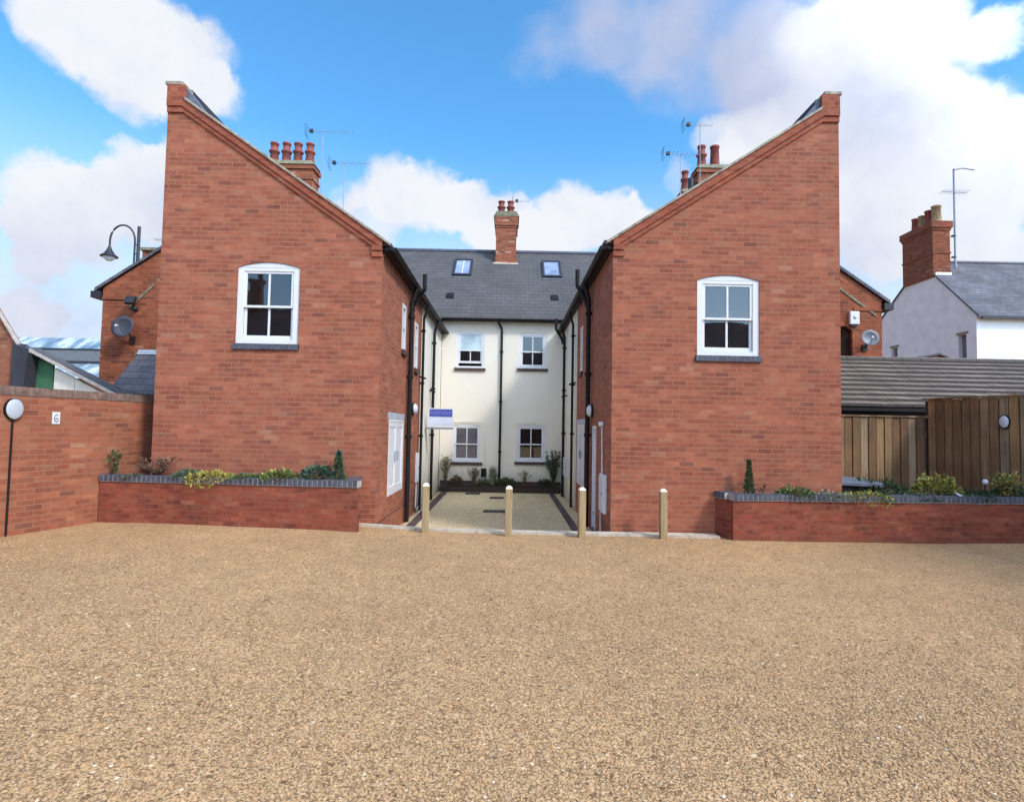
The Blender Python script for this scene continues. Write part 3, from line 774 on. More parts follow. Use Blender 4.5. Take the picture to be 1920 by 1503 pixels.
# ------------------------------------------------------------------ rear cream house
def rear_house():
    Y = 17.3; EZ = 4.90; k = 0.84; YR = 20.85; X0, X1 = -5.56, 5.26
    b = thing('cream_house', (0, Y, -0.3), 'cream rendered house with slate roof closing the back of the courtyard', 'building')
    wins = [(-1.60, -0.76, 3.40, 4.50, 'up'), (0.29, 1.12, 3.42, 4.46, 'r'), (-1.66, -0.80, 0.58, 1.67, 'n'), (0.26, 1.13, 0.62, 1.68, 'd')]
    mb = MB()
    mb.panel((0, Y, 0), (1, 0, 0), (0, -1, 0), [(-2.04, -0.4), (1.62, -0.4), (1.62, EZ-0.02), (-2.04, EZ-0.02)],
             [arch(a, c, z0, z1, 0.05) for a, c, z0, z1, _ in wins], 0.1)
    mb.build('wall', M['cream'], b, fixn=False)
    kw = dict(up=dict(upper='glass_blind', open_gap=0.10), r={}, n=dict(mat='glass_net'), d=dict())
    for a, c, z0, z1, q in wins:
        sash_window(b, (0, Y, 0), (1, 0, 0), (0, -1, 0), a, c, z0, z1, rise=0.045, fw=0.07, sill='dark', **kw[q])
    # render hood mouldings over the windows
    for a, c, z0, z1, q in wins:
        mb = MB(); A = arch(a-0.05, c+0.05, z1+0.06, z1+0.06, 0.045)[2:]; A2 = [(u, z+0.03) for u, z in A]
        pts = [Vector((u, Y-0.02, z)) for u, z in A]+[Vector((u, Y-0.02, z)) for u, z in A2[::-1]]
        n = len(A)
        for i in range(n-1): mb.prism([Vector((A[i][0], Y-0.018, A[i][1])), Vector((A[i+1][0], Y-0.018, A[i+1][1])), Vector((A2[i+1][0], Y-0.018, A2[i+1][1])), Vector((A2[i][0], Y-0.018, A2[i][1]))], (0, 0.02, 0))
        mb.build('window_hood', M['cream'], b)
    mb = MB()
    mb.prism([(X0, Y-0.2, EZ), (X1, Y-0.2, EZ), (X1, YR, EZ+k*(YR-Y+0.2)), (X0, YR, EZ+k*(YR-Y+0.2))], (0, 0, -0.08))
    mb.prism([(X0, YR, EZ+k*(YR-Y+0.2)), (X1, YR, EZ+k*(YR-Y+0.2)), (X1, YR+3.6, EZ+k*0.2), (X0, YR+3.6, EZ+k*0.2)], (0, 0, -0.08))
    roof = mb.build('roof', M['slate'], b)
    zr = EZ+k*(YR-Y+0.2)
    mb = MB(); mb.tube([(X0, YR, zr+0.0), (X1, YR, zr+0.0)], 0.085, 8); mb.build('ridge_tiles', M['brickblue'], roof)
    mb = MB(); mb.poly([(X0, Y, -0.4), (X0, YR+3.5, -0.4), (X0, YR+3.5, EZ), (X0, YR, zr-0.1), (X0, Y, EZ)]); mb.poly([(X1, Y, -0.4), (X1, YR+3.5, -0.4), (X1, YR+3.5, EZ), (X1, YR, zr-0.1), (X1, Y, EZ)])
    mb.poly([(X0, YR+3.5, -0.4), (X1, YR+3.5, -0.4), (X1, YR+3.5, EZ), (X0, YR+3.5, EZ)])
    mb.build('end_wall', M['brick_old'], b)
    # gutter and soffit
    mb = MB(); pr = [(Y-0.24-0.06*math.cos(math.pi*i/8), EZ-0.04-0.06*math.sin(math.pi*i/8)) for i in range(9)]
    mb.add([(x, y, z) for x in (-2.03, 1.60) for y, z in pr], [[i, i+1, 9+i+1, 9+i] for i in range(8)], True); mb.box(-2.03, 1.60, Y-0.19, Y-0.003, EZ-0.09, EZ-0.04)
    mb.build('gutter', M['black'], b)
    pipe(b, [(-0.33, Y-0.22, EZ-0.08), (-0.33, Y-0.2, EZ-0.16), (-0.24, Y-0.06, EZ-0.30), (-0.235, Y-0.05, EZ-0.36), (-0.235, Y-0.05, -0.1)], 0.036,
         brackets=[((-0.235, Y-0.05, z), (0, 0.05, 0)) for z in (3.9, 2.4, 0.9)])
    # rooflights
    for xa, xb, da, db in ((-1.98, -1.34, 1.95, 2.95), (1.08, 1.74, 1.95, 2.95)):
        ya, yb = Y-0.2+da+0.2, Y-0.2+db+0.2
        zf = lambda y: EZ+k*(y-Y+0.2)
        n = Vector((0, -k, 1)).normalized()
        def slab(mb, xa, xb, ya, yb, h0, h1):
            q = [Vector((xa, ya, zf(ya))), Vector((xb, ya, zf(ya))), Vector((xb, yb, zf(yb))), Vector((xa, yb, zf(yb)))]
            mb.prism([p+n*h0 for p in q], n*(h1-h0))
        mb = MB(); w = 0.075
        slab(mb, xa, xa+w, ya, yb, -0.02, 0.07); slab(mb, xb-w, xb, ya, yb, -0.02, 0.07); slab(mb, xa+w, xb-w, ya, ya+w, -0.02, 0.072); slab(mb, xa+w, xb-w, yb-w, yb, -0.02, 0.072)
        rl = mb.build('rooflight', M['velux'], b)
        mb = MB(); slab(mb, xa+w, xb-w, ya+w, yb-w, -0.01, 0.04); mb.build('pane', M['glass_sky'], rl)
        if xa < 0:
            mb = MB(); slab(mb, (xa+xb)/2-0.012, (xa+xb)/2+0.012, ya+w, yb-w, 0.04, 0.052); mb.build('glazing_bar', M['white'], rl)
        mb = MB(); slab(mb, xa-0.02, xb+0.02, ya-0.12, ya, 0.0, 0.012); mb.build('flashing', M['felt'], rl)
    for x, dy in ((-1.92, 0.75), (1.40, 0.75)):
        y = Y-0.2+dy+0.15; z = EZ+k*(y-Y+0.2)
        mb = MB(); mb.prism([(x-0.13, y, z), (x+0.13, y, z), (x+0.10, y, z+0.06), (x-0.10, y, z+0.06)], (0, 0.2, 0.17)); mb.build('roof_vent', M['black'], b)
    # chimney
    y0, y1 = 20.15, 21.3
    mb = MB(); mb.box(-0.55, 0.17, y0, y1, 6.6, 8.72); mb.box(-0.57, 0.19, y0-0.02, y1+0.02, 8.72, 8.80); mb.box(-0.60, 0.22, y0-0.05, y1+0.05, 8.80, 9.12)
    mb.prism([(-0.58, y0-0.03, 7.43), (0.20, y0-0.03, 7.43), (0.17, y0-0.03, 7.75), (-0.55, y0-0.03, 7.75)], (0, 0.1, 0))
    ch = mb.build('chimney', M['brick_old2'], b)
    mb = MB(); mb.prism([(-0.64, y0-0.06, 9.12), (0.26, y0-0.06, 9.12), (0.16, y0-0.06, 9.30), (-0.54, y0-0.06, 9.30)], (0, y1-y0+0.1, 0)); mb.build('chimney_cap', M['cap'], ch)
    mb = MB(); mb.prism([(-0.63, y0-0.10, 7.37), (0.25, y0-0.10, 7.37), (0.25, y0-0.02, 7.46), (-0.63, y0-0.02, 7.46)], (0, 0.02, 0.005)); mb.build('lead_flashing', M['kerb'], ch)
    for x in (-0.38, -0.05): chimney_pot(ch, x, 20.5, 9.28, 0.52, 0.13)
    return b


M['brick_old2'] = brick('chimney_brick', [(p, (c[0]*1.05, c[1]*1.15, c[2]*1.3)) for p, c in OLD], (0.40, 0.24, 0.17), patch=0.3)
rear_house()

# ------------------------------------------------------------------ neighbouring houses
def chimney_stack(b, x0, x1, y0, y1, z0, zt, pots, capm='cap', m='brick_old2', ph=0.62, pr=0.13):
    mb = MB(); mb.box(x0, x1, y0, y1, z0, zt-0.42); mb.box(x0-0.03, x1+0.03, y0-0.03, y1+0.03, zt-0.42, zt-0.35); mb.box(x0, x1, y0, y1, zt-0.35, zt-0.12); mb.box(x0-0.05, x1+0.05, y0-0.05, y1+0.05, zt-0.12, zt)
    ch = mb.build('chimney', M[m], b)
    mb = MB(); mb.prism([(x0-0.08, y0-0.08, zt), (x1+0.08, y0-0.08, zt), (x1-0.06, y0+0.05, zt+0.16), (x0+0.06, y0+0.05, zt+0.16)], (0, y1-y0, 0)); mb.build('chimney_cap', M[capm], ch)
    for x, y, mm, k in pots: chimney_pot(ch, x, y, zt+0.13, ph, pr, mm, k)
    return ch


def neighbour(side):
    Y = 14.0
    if side < 0: xe, xr, xi, ze = -9.95, -6.6, -5.75, 4.85
    else: xe, xr, xi, ze = 9.15, 6.4, 5.45, 4.93
    s = side; sl = 0.68; zr = ze+sl*abs(xr-xe)
    lab = 'old orange brick house behind the left wing with dark satellite dish' if s < 0 else 'old orange brick house behind the right wing with white alarm box'
    b = thing('brick_house', (xe, Y, -0.3), lab, 'house', 'old brick houses behind the wings')
    mb = MB(); outer = [(xe, -0.4), (xi, -0.4), (xi, zr-0.68*abs(xi-xr)), (xr, zr), (xe, ze)]
    holes = []
    if s > 0: holes = [arch(8.00, 8.42, 3.35, 4.15, 0.12)]
    mb.panel((0, Y, 0), (1, 0, 0), (0, -1, 0), outer, holes, 0.15)
    mb.poly([(xe, Y, -0.4), (xe, 22, -0.4), (xe, 22, ze), (xe, Y, ze)]); mb.poly([(xe, 22, -0.4), (xi, 22, -0.4), (xi, 22, zr-0.6), (xr, 22, zr), (xe, 22, ze)])
    mb.build('wall', M['brick_old'], b)
    xo = xe+s*0.18
    mb = MB(); zo = ze-sl*0.18
    mb.prism([(xo, Y-0.06, zo+0.03), (xr, Y-0.06, zr+0.03), (xr, Y-0.06, zr+0.11), (xo, Y-0.06, zo+0.11)], (0, 8.1, 0))
    mb.prism([(xi, Y-0.06, zr-0.68*abs(xi-xr)+0.03), (xr, Y-0.06, zr+0.03), (xr, Y-0.06, zr+0.11), (xi, Y-0.06, zr-0.68*abs(xi-xr)+0.11)], (0, 8.1, 0))
    mb.build('roof', M['slate_far'], b)
    mb = MB(); x0, x1 = sorted((xo+s*0.07, xe+s*0.02)); mb.box(x0, x1, Y-0.08, 22, zo-0.13, zo+0.03); mb.build('gutter', M['blackiron'], b)
    # stepped brick course at the eaves
    mb = MB(); x0, x1 = sorted((xe, xe-s*1.2)); mb.box(min(xe, xe-s*0.7), max(xe, xe-s*0.7), Y-0.03, Y, ze-0.28, ze-0.2); mb.build('eaves_course', M['brick_old'], b)
    # scar of an old lower roof line, pointed in cement
    if s < 0: a, c = (-8.72, 4.98), (-9.3, 4.40)
    else: a, c = (8.05, 5.28), (9.0, 4.58)
    mb = MB(); mb.prism([(a[0], Y-0.02, a[1]), (c[0], Y-0.02, c[1]), (c[0], Y-0.02, c[1]-0.07), (a[0], Y-0.02, a[1]-0.07)], (0, 0.015, 0)); mb.build('old_roof_line', M['cap'], b)
    if s < 0:
        mb = MB(); mb.box(-9.06, -8.3, Y+0.02, Y+0.8, 5.2, 5.80); ch = mb.build('chimney', M['brick_old'], b)
        mb = MB(); mb.box(-9.10, -8.3, Y-0.03, Y+0.85, 5.80, 5.87); mb.build('chimney_cap', M['cap'], ch)
        # slate lean-to
        mb = MB(); mb.prism([(-9.02, 13.0, 2.27), (-5.70, 13.0, 2.27), (-5.70, Y-0.01, 3.27), (-9.02, Y-0.01, 3.27)], (0, 0, -0.06)); lt = mb.build('lean_to_roof', M['slate_far'], b)
        mb = MB(); mb.prism([(-9.0, 13.93, 3.22), (-5.70, 13.93, 3.22), (-5.70, 13.985, 3.34), (-9.0, 13.985, 3.34)], (0, -0.02, 0.01)); mb.build('lead_flashing', M['lead'], lt)
        mb = MB(); mb.box(-8.98, -5.7, 13.05, 13.2, -0.35, 2.22); mb.build('lean_to_wall', M['brick_old'], b)
        chimney_stack(b, -7.15, -5.80, 16.4, 16.95, 5.0, 9.12, [(-7.03, 16.65, 'pot', 0), (-6.67, 16.65, 'pot', 0), (-6.33, 16.65, 'pot', 0), (-5.98, 16.65, 'pot', 0)])
    else:
        fr = MB(); fr.ob((0, Y, 0), (1, 0, 0), (0, -1, 0), 8.0, 8.42, -0.12, -0.10, 3.35, 4.27); fr.build('window', M['glass'], b)
        ch = chimney_stack(b, 5.40, 6.85, 16.4, 16.95, 5.0, 9.26, [(5.58, 16.65, 'pot', 0), (5.97, 16.65, 'pot', 1)], ph=0.66)
        mb = MB(); mb.tube([(5.22, 16.5, 9.0), (5.24, 16.5, 8.4)], 0.09, 10); mb.build('flue_pipe', M['blackiron'], b)
        chimney_stack(b, 5.50, 6.5, 18.3, 18.8, 5.0, 9.34, [(5.66, 18.5, 'pot', 0)], ph=0.66)
    return b


house_l = neighbour(-1)
house_r = neighbour(1)


def dish(name, c, aim, r, m, label):
    """satellite dish: shallow bowl, feed arm, horn, wall bracket"""
    A = Vector(aim).normalized(); c = Vector(c)
    b = thing(name, (c.x, c.y+0.25, c.z), label, 'satellite dish', 'satellite dishes on the old brick houses')
    mb = MB(); mb.lathe([(0.0, 0.0), (r*0.35, 0.008), (r*0.7, 0.035), (r, 0.075), (r, 0.085), (r*0.7, 0.045), (r*0.3, 0.016), (0, 0.01)], c, A, 24); mb.build('bowl', M[m], b)
    low = c+Vector((0, 0, -r*0.85))+A*0.06
    mb = MB(); mb.tube([low, c+A*(r*1.05)+Vector((0, 0, -r*0.15))], 0.012, 6); arm = mb.build('feed_arm', M['zinc'], b)
    mb = MB(); mb.tube([c+A*(r*1.1)+Vector((0, 0, -r*0.15)), c+A*(r*0.9)+Vector((0, 0, -r*0.12))], 0.028, 10); mb.build('feed_horn', M['pane_in'], arm)
    mb = MB(); mb.tube([c-A*0.01, c-A*0.10+Vector((0, 0, -0.05)), Vector((c.x+0.05, c.y+0.22, c.z-r*0.9))], 0.022, 8); mb.ob((c.x+0.05, c.y+0.255, c.z-r*0.9), (1, 0, 0), (0, -1, 0), -0.06, 0.06, 0, 0.03, -0.08, 0.08); mb.build('bracket', M['blackiron'], b)
    return b


dish('satellite_dish', (-9.20, 13.72, 3.84), (-0.05, -1, 0.15), 0.27, 'dishdark', 'dark grey satellite dish on the old brick house behind the left wing')
dish('satellite_dish', (8.66, 13.74, 3.92), (-0.15, -1, 0.2), 0.20, 'dishgrey', 'pale grey satellite dish below the white alarm box')

# alarm box, flood light
b = thing('alarm_box', (8.42, 14.0, 4.45), 'white burglar alarm box high on the brick house behind the right wing', 'alarm box')
mb = MB(); mb.box(8.32, 8.55, 13.91, 13.998, 4.30, 4.62); mb.build('casing', M['white'], b, bevel=0.015)
mb = MB(); mb.lathe([(0.045, 0), (0.045, 0.012), (0.0, 0.014)], (8.44, 13.909, 4.48), (0, -1, 0), 14); mb.build('badge', M['sign_pale'], b)
mb = MB(); mb.box(8.36, 8.51, 13.93, 13.99, 4.255, 4.298); mb.build('sounder', M['blackiron'], b)
b = thing('flood_light', (-9.13, 14.0, 4.5), 'small black flood light above the dark satellite dish', 'flood light')
mb = MB(); mb.prism([(-9.25, 13.70, 4.44), (-9.02, 13.70, 4.44), (-9.02, 13.78, 4.62), (-9.25, 13.78, 4.62)], (0, 0.09, -0.03)); mb.build('lamp_head', M['blackiron'], b)
mb = MB(); mb.tube([(-9.13, 13.85, 4.50), (-9.13, 13.93, 4.36), (-9.13, 13.99, 4.34)], 0.025, 8); mb.lathe([(0.07, 0), (0.05, 0.1), (0, 0.11)], (-9.13, 13.99, 4.34), (0, -1, 0), 12); mb.build('bracket', M['blackiron'], b)

# ------------------------------------------------------------------ aerials
def aerial(base, zt, boom_x0, boom_x1, n, label, el=0.22, refl=True, group='television aerials on the roofs', mast_r=0.011, off=0.0):
    x, y, z = base
    b = thing('television_aerial', base, label, 'aerial', group)
    mb = MB(); mb.tube([(x, y, z), (x, y, zt)], mast_r, 6); mb.build('mast', M['zinc'], b)
    zb = zt-0.06
    mb = MB(); mb.tube([(boom_x0, y-0.02, zb+off), (boom_x1, y-0.02, zb)], 0.0065, 6); bo = mb.build('boom', M['zinc'], b)
    mb = MB()
    for i in range(n):
        k = (i+1.0)/n; xx = boom_x0+(boom_x1-boom_x0)*k; zz = zb+off*(1-k)
        mb.tube([(xx, y-0.02-el*(1-0.4*k), zz), (xx, y-0.02+el*(1-0.4*k), zz)], 0.0035, 5)
    mb.build('elements', M['zinc'], bo)
    if refl:
        mb = MB(); sg = 1 if boom_x1 > boom_x0 else -1
        for q in range(5):
            a = -0.5+q*0.25
            mb.tube([(boom_x0-0.02*sg-0.08*sg*(0.25-a*a), y-0.15, zb+off+a*0.34), (boom_x0-0.02*sg-0.08*sg*(0.25-a*a), y+0.15, zb+off+a*0.34)], 0.007, 5)
        mb.build('reflector', M['blackiron'], bo)
        mb = MB(); mb.box(boom_x0+sg*0.12-0.05, boom_x0+sg*0.12+0.05, y-0.05, y+0.03, zb+off-0.03, zb+off+0.06); mb.build('dipole_box', M['blackiron'], bo)
    return b


aerial((-5.64, 16.7, 8.3), 10.33, -6.10, -4.75, 12, 'taller aerial on the mast beside the four-pot chimney')
aerial((-5.03, 16.9, 6.9), 9.48, -5.46, -4.25, 12, 'shorter aerial to the right of the four-pot chimney')
aerial((5.42, 16.3, 8.4), 10.55, 4.95, 5.75, 8, 'aerial on the mast in front of the big right hand chimney')
aerial((4.85, 16.3, 7.2), 9.68, 4.37, 5.4, 8, 'aerial left of the big right hand chimney, pointing at blue sky')
aerial((0.05, 21.1, 9.0), 10.12, 0.05, 0.62, 6, 'small aerial above the two-pot chimney of the cream house')
aerial((-8.65, 14.5, 5.85), 6.28, -8.64, -9.05, 6, 'low aerial on the stub chimney beside the street lamp', refl=False)
aerial((-9.0, 15.6, 5.85), 7.15, -9.3, -8.6, 6, 'faint upper aerial against the left edge of the left wing', refl=False)

# ------------------------------------------------------------------ street lamp behind the left house
def street_lamp():
    x, y = -14.38, 22.0
    b = thing('street_lamp', (x, y, -0.3), 'swan-neck street lamp rising behind the left brick house', 'street lamp')
    mb = MB(); mb.tube([(x, y, -0.3), (x, y, 9.12)], [0.09, 0.06], 10); mb.build('pole', M['blackiron'], b)
    pts = []; cx, cz, r = x-0.62, 8.55, 0.48
    pts.append((cx+r, y, 7.6))
    for i in range(13):
        a = math.pi*i/12; pts.append((cx+r*math.cos(a), y, cz+0.62*math.sin(a)))
    pts.append((cx-r, y, 8.30)); mb = MB(); mb.tube(pts, 0.035, 8)
    for z in (7.7, 8.05, 8.4): mb.tube([(cx+r, y, z), (x, y, z)], 0.022, 6)
    mb.build('swan_neck', M['blackiron'], b)
    c = (cx-r, y, 7.92)
    mb = MB(); mb.lathe([(0.04, 0.42), (0.07, 0.34), (0.10, 0.26), (0.20, 0.10), (0.30, 0.03), (0.31, 0.0), (0.20, 0.0)], c, n=20); sh = mb.build('lamp_shade', M['blackiron'], b)
    mb = MB(); mb.lathe([(0.20, 0.0), (0.18, -0.08), (0.10, -0.15), (0, -0.17)], c, n=16); mb.build('lamp_bowl', M['opal'], sh)


street_lamp()

# ------------------------------------------------------------------ grey house on the right
M['brick_stack'] = brick('sooty_chimney_brick', [(p, (c[0]*0.72, c[1]*0.68, c[2]*0.75)) for p, c in OLD], (0.24, 0.15, 0.11), patch=0.3)


def grey_house():
    X, YF, YR, YB, ze, zr = 19.7, 24.0, 27.15, 31.5, 6.80, 9.85
    b = thing('grey_house', (X, YF, -0.3), 'pale lilac-grey gabled house with white front and slate roof on the right', 'house')
    mb = MB(); holes = []
    # gable looks left: U runs back along Y
    mb.panel((X, 0, 0), (0, 1, 0), (-1, 0, 0), [(YF, -0.4), (YB, -0.4), (YB, ze), (YR, zr), (YF, ze)],
             [[(24.55, 4.2), (25.0, 4.2), (25.0, 6.05), (24.55, 6.05)], [(28.95, 4.7), (29.4, 4.7), (29.4, 6.1), (28.95, 6.1)]], 0.25)
    mb.poly([(X, YB, -0.4), (X+16, YB, -0.4), (X+16, YB, ze), (X, YB, ze)])
    mb.build('gable_wall', M['greyrender'], b)
    mb = MB(); mb.poly([(X, YF, -0.4), (X+16, YF, -0.4), (X+16, YF, ze), (X, YF, ze)]); mb.build('front_wall', M['whiterender'], b)
    mb = MB(); mb.prism([(X-0.06, YF-0.22, ze-0.1), (X+16, YF-0.22, ze-0.1), (X+16, YR, zr+0.1), (X-0.06, YR, zr+0.1)], (0, 0, -0.1))
    mb.prism([(X-0.06, YB+0.2, ze-0.1), (X+16, YB+0.2, ze-0.1), (X+16, YR, zr+0.1), (X-0.06, YR, zr+0.1)], (0, 0, -0.1)); mb.build('roof', M['slate_far'], b)
    mb = MB(); mb.box(X+0.02, X+16, YF-0.30, YF-0.18, ze-0.24, ze-0.14); mb.build('gutter', M['blackiron'], b)
    mb = MB(); mb.tube([(X, YR, zr+0.1), (X+16, YR, zr+0.1)], 0.09, 8); mb.build('ridge_tiles', M['brickblue'], b)
    for y0, y1, z0, z1 in ((24.55, 25.0, 4.2, 6.05), (28.95, 29.4, 4.7, 6.1)):
        mb = MB(); mb.ob((X, 0, 0), (0, 1, 0), (-1, 0, 0), y0, y1, -0.2, -0.18, z0, z1); w = mb.build('window', M['glass_net'], b)
        mb = MB(); mb.ob((X, 0, 0), (0, 1, 0), (-1, 0, 0), y0-0.1, y1+0.1, 0.0, 0.03, z1+0.004, z1+0.10); mb.build('window_head', M['cap'], w)
    x0, x1, y0, y1 = X-0.09, X+0.72, 26.30, 28.35
    mb = MB(); mb.box(x0, x1, y0, y1, 9.0, 11.2); mb.box(X+0.1, x1, y0, y1, 8.3, 9.0); mb.box(x0-0.04, x1+0.04, y0-0.04, y1+0.04, 11.2, 11.32); mb.box(x0-0.09, x1+0.09, y0-0.09, y1+0.09, 11.32, 11.62); mb.box(x0-0.03, x1+0.03, y0-0.03, y1+0.03, 10.1, 10.18)
    ch = mb.build('chimney', M['brick_stack'], b)
    for k, (m, r, h) in enumerate((('potbuff', 0.2, 0.86), ('pot', 0.19, 0.80), ('potbuff', 0.17, 0.72), ('pot', 0.17, 0.74))): chimney_pot(ch, X+0.34, 26.62+k*0.46, 11.6, h, r, m, 1)
    mb = MB(); mb.box(x1-0.72, x1+0.02, y0-0.05, y0-0.005, 8.98, 9.2); mb.build('lead_flashing', M['whiterender'], ch)
    return b


grey_house()
b = thing('aerial_mast', (20.62, 26.3, 9.2), 'tall aerial mast strapped to the chimney of the grey house', 'aerial', 'television aerials on the roofs')
mb = MB(); mb.tube([(20.62, 26.25, 9.4), (20.62, 26.25, 14.1)], 0.045, 8); mb.build('mast', M['zinc'], b)
mb = MB(); mb.tube([(20.62, 26.2, 14.05), (21.0, 26.2, 14.12), (21.55, 26.2, 14.05)], 0.03, 6); mb.build('top_arm', M['zinc'], b); mb = MB(); mb.tube([(20.0, 26.2, 13.0), (21.2, 26.2, 12.95)], 0.014, 6)
for i in range(8): mb.tube([(20.05+i*0.16, 25.95, 13.0), (20.05+i*0.16, 26.5, 13.0)], 0.008, 5)
mb.build('boom', M['zinc'], b)
mb = MB(); mb.box(20.5, 20.64, 26.2, 26.36, 10.9, 10.96); mb.box(20.5, 20.64, 26.2, 26.36, 9.9, 9.96); mb.build('clamp', M['blackiron'], b)

b = thing('outbuilding', (13.8, 18.5, -0.3), 'small brick outbuilding whose roof tip shows above the garage roof', 'outbuilding')
mb = MB(); mb.poly([(12.6, 18.4, -0.4), (14.3, 18.4, -0.4), (14.3, 18.4, 4.0), (13.85, 18.4, 4.20), (12.6, 18.4, 3.95)]); mb.poly([(12.6, 18.4, -0.4), (12.6, 20.5, -0.4), (12.6, 20.5, 3.9), (12.6, 18.4, 3.9)]); mb.poly([(14.3, 18.4, -0.4), (14.3, 20.5, -0.4), (14.3, 20.5, 4.0), (14.3, 18.4, 4.0)]); mb.build('wall', M['brick_old'], b)
mb = MB(); mb.prism([(12.4, 18.33, 3.93), (13.85, 18.33, 4.23), (13.85, 18.33, 4.29), (12.4, 18.33, 3.99)], (0, 2.2, 0)); mb.prism([(14.4, 18.33, 3.99), (13.85, 18.33, 4.23), (13.85, 18.33, 4.29), (14.4, 18.33, 4.05)], (0, 2.2, 0)); mb.build('roof', M['felt'], b)

# ------------------------------------------------------------------ garage behind the fence
def garage():
    X0, X1, YE, YR, ze, zr = 5.45, 20.0, 11.95, 13.85, 2.20, 3.40
    b = thing('garage', (9, YE, -0.3), 'long low garage with brown-grey tiled roof behind the timber fence', 'garage')
    rows = 10; mb = MB(); rr = random.Random(2)
    for i in range(rows):
        y0 = YE+(YR-YE)*i/rows; y1 = YE+(YR-YE)*(i+1)/rows+0.03; z0 = ze+(zr-ze)*i/rows; z1 = ze+(zr-ze)*(i+1)/rows
        x = X0
        while x < X1:
            w = 0.33; d = rr.uniform(-0.004, 0.004)
            q = [(x+0.004, y0-0.02, z0+0.06+d), (x+w-0.004, y0-0.02, z0+0.06+d), (x+w-0.004, y1, z1+0.02+d), (x+0.004, y1, z1+0.02+d)]
            mb.prism(q, (0, 0, -0.058)); x += w
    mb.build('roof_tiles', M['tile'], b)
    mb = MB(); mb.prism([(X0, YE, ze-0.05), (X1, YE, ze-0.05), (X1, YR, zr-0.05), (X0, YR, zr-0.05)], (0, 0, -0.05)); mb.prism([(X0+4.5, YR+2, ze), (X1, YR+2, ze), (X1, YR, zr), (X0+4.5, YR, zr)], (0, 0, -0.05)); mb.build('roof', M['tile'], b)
    mb = MB(); x = X0
    while x < X1:
        mb.tube([(x, YR, zr+0.01), (x+0.44, YR, zr+0.01)], 0.10, 8); x += 0.45
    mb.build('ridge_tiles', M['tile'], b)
    mb = MB(); mb.box(X0, X1, YE+0.02, YE+0.05, ze-0.27, ze-0.02); mb.box(X0, X1, YE-0.06, YE+0.015, ze-0.10, ze-0.03); mb.build('fascia', M['black'], b)  # tall black strip stands in for the shade under the eaves
    mb = MB(); mb.box(X0, X1, YE+0.25, YR-0.2, -0.4, ze-0.12); mb.build('wall', M['brick_dark'], b)


M['brick_dark'] = brick('dark_garage_brick', [(p, (c[0]*0.35, c[1]*0.4, c[2]*0.5)) for p, c in NEW], (0.10, 0.07, 0.06))
garage()

# ------------------------------------------------------------------ timber fences
def fence(pts, top, label, lamp=False, capw=0.03):
    a, c = Vector(pts[0]), Vector(pts[1]); L = (c-a).length; U = (c-a).normalized(); N = Vector((U.y, -U.x, 0))
    if N.dot(Vector((0, 0, 0))-a) < 0: N = -N
    b = thing('timber_fence', (a.x, a.y, -0.3), label, 'fence', 'timber board fences')
    mb = MB(); n = int(L/0.16)
    t0 = math.floor((a.dot(Vector((0, 0, 1)).cross(N).normalized()))/0.16)
    # boards start on the same 16 cm beat that the grain pattern uses
    T = Vector((0, 0, 1)).cross(N).normalized(); sgn = 1 if T.dot(U) > 0 else -1
    base = a.dot(T); k0 = math.ceil(base/0.16) if sgn > 0 else math.floor(base/0.16)
    for i in range(n):
        k = k0+sgn*i; u0 = (k*0.16-base)*sgn; d = 0.012*(i % 2)
        if u0 < 0 or u0+0.15 > L: continue
        hh = top+random.uniform(-0.008, 0.008)
        mb.ob(a, U, N, u0+0.009, u0+0.151, d, d+0.02, -0.35, hh)
    mb.build('boards', M['wood'], b)
    mb = MB(); mb.ob(a, U, N, 0.01, L-0.01, -0.002, -0.0005, -0.3, top-0.03); mb.build('gap_shade', M['brickdark'], b)  # dark sheet puts overlap shadow into the gaps between boards
    mb = MB(); mb.ob(a, U, N, 0, L, -0.06, -0.003, 0.2, 0.3); mb.ob(a, U, N, 0, L, -0.06, -0.003, top-0.4, top-0.3); mb.build('rails', M['wood'], b)
    u = 0.05
    while u < L: mb = MB(); mb.ob(a, U, N, u, u+0.1, -0.16, -0.062, -0.35, top-0.05); mb.build('post', M['wood'], b); u += 1.8
    mb = MB(); mb.ob(a, U, N, -0.01, L+0.01, -0.03, 0.05, top+0.002, top+0.032); mb.build('capping', M['wood'], b)
    return b, a, U, N


fence([(5.30, 11.5, 0), (8.38, 11.5, 0)], 1.97, 'lower brown board fence directly beside the right brick wing')
_, fa, fU, fN = fence([(8.42, 11.58, 0), (10.9, 4.0, 0)], 2.33, 'taller dark board fence running forward at the right edge')
f2 = fa+fU*1.45
b = thing('wall_light', (f2.x, f2.y, 1.88), 'round white bulkhead light on the tall dark fence', 'wall light', 'round bulkhead lights')
mb = MB(); mb.lathe([(0.125, 0.0), (0.125, 0.03), (0.11, 0.035)], Vector((f2.x, f2.y, 1.88))+fN*0.033, fN, 24, (0.72, 1.0)); mb.build('housing', M['black'], b)
mb = MB(); mb.lathe([(0.11, 0.03), (0.105, 0.04), (0.08, 0.052), (0.04, 0.058), (0, 0.06)], Vector((f2.x, f2.y, 1.88))+fN*0.035, fN, 24, (0.72, 1.0)); mb.build('diffuser', M['opal'], b)

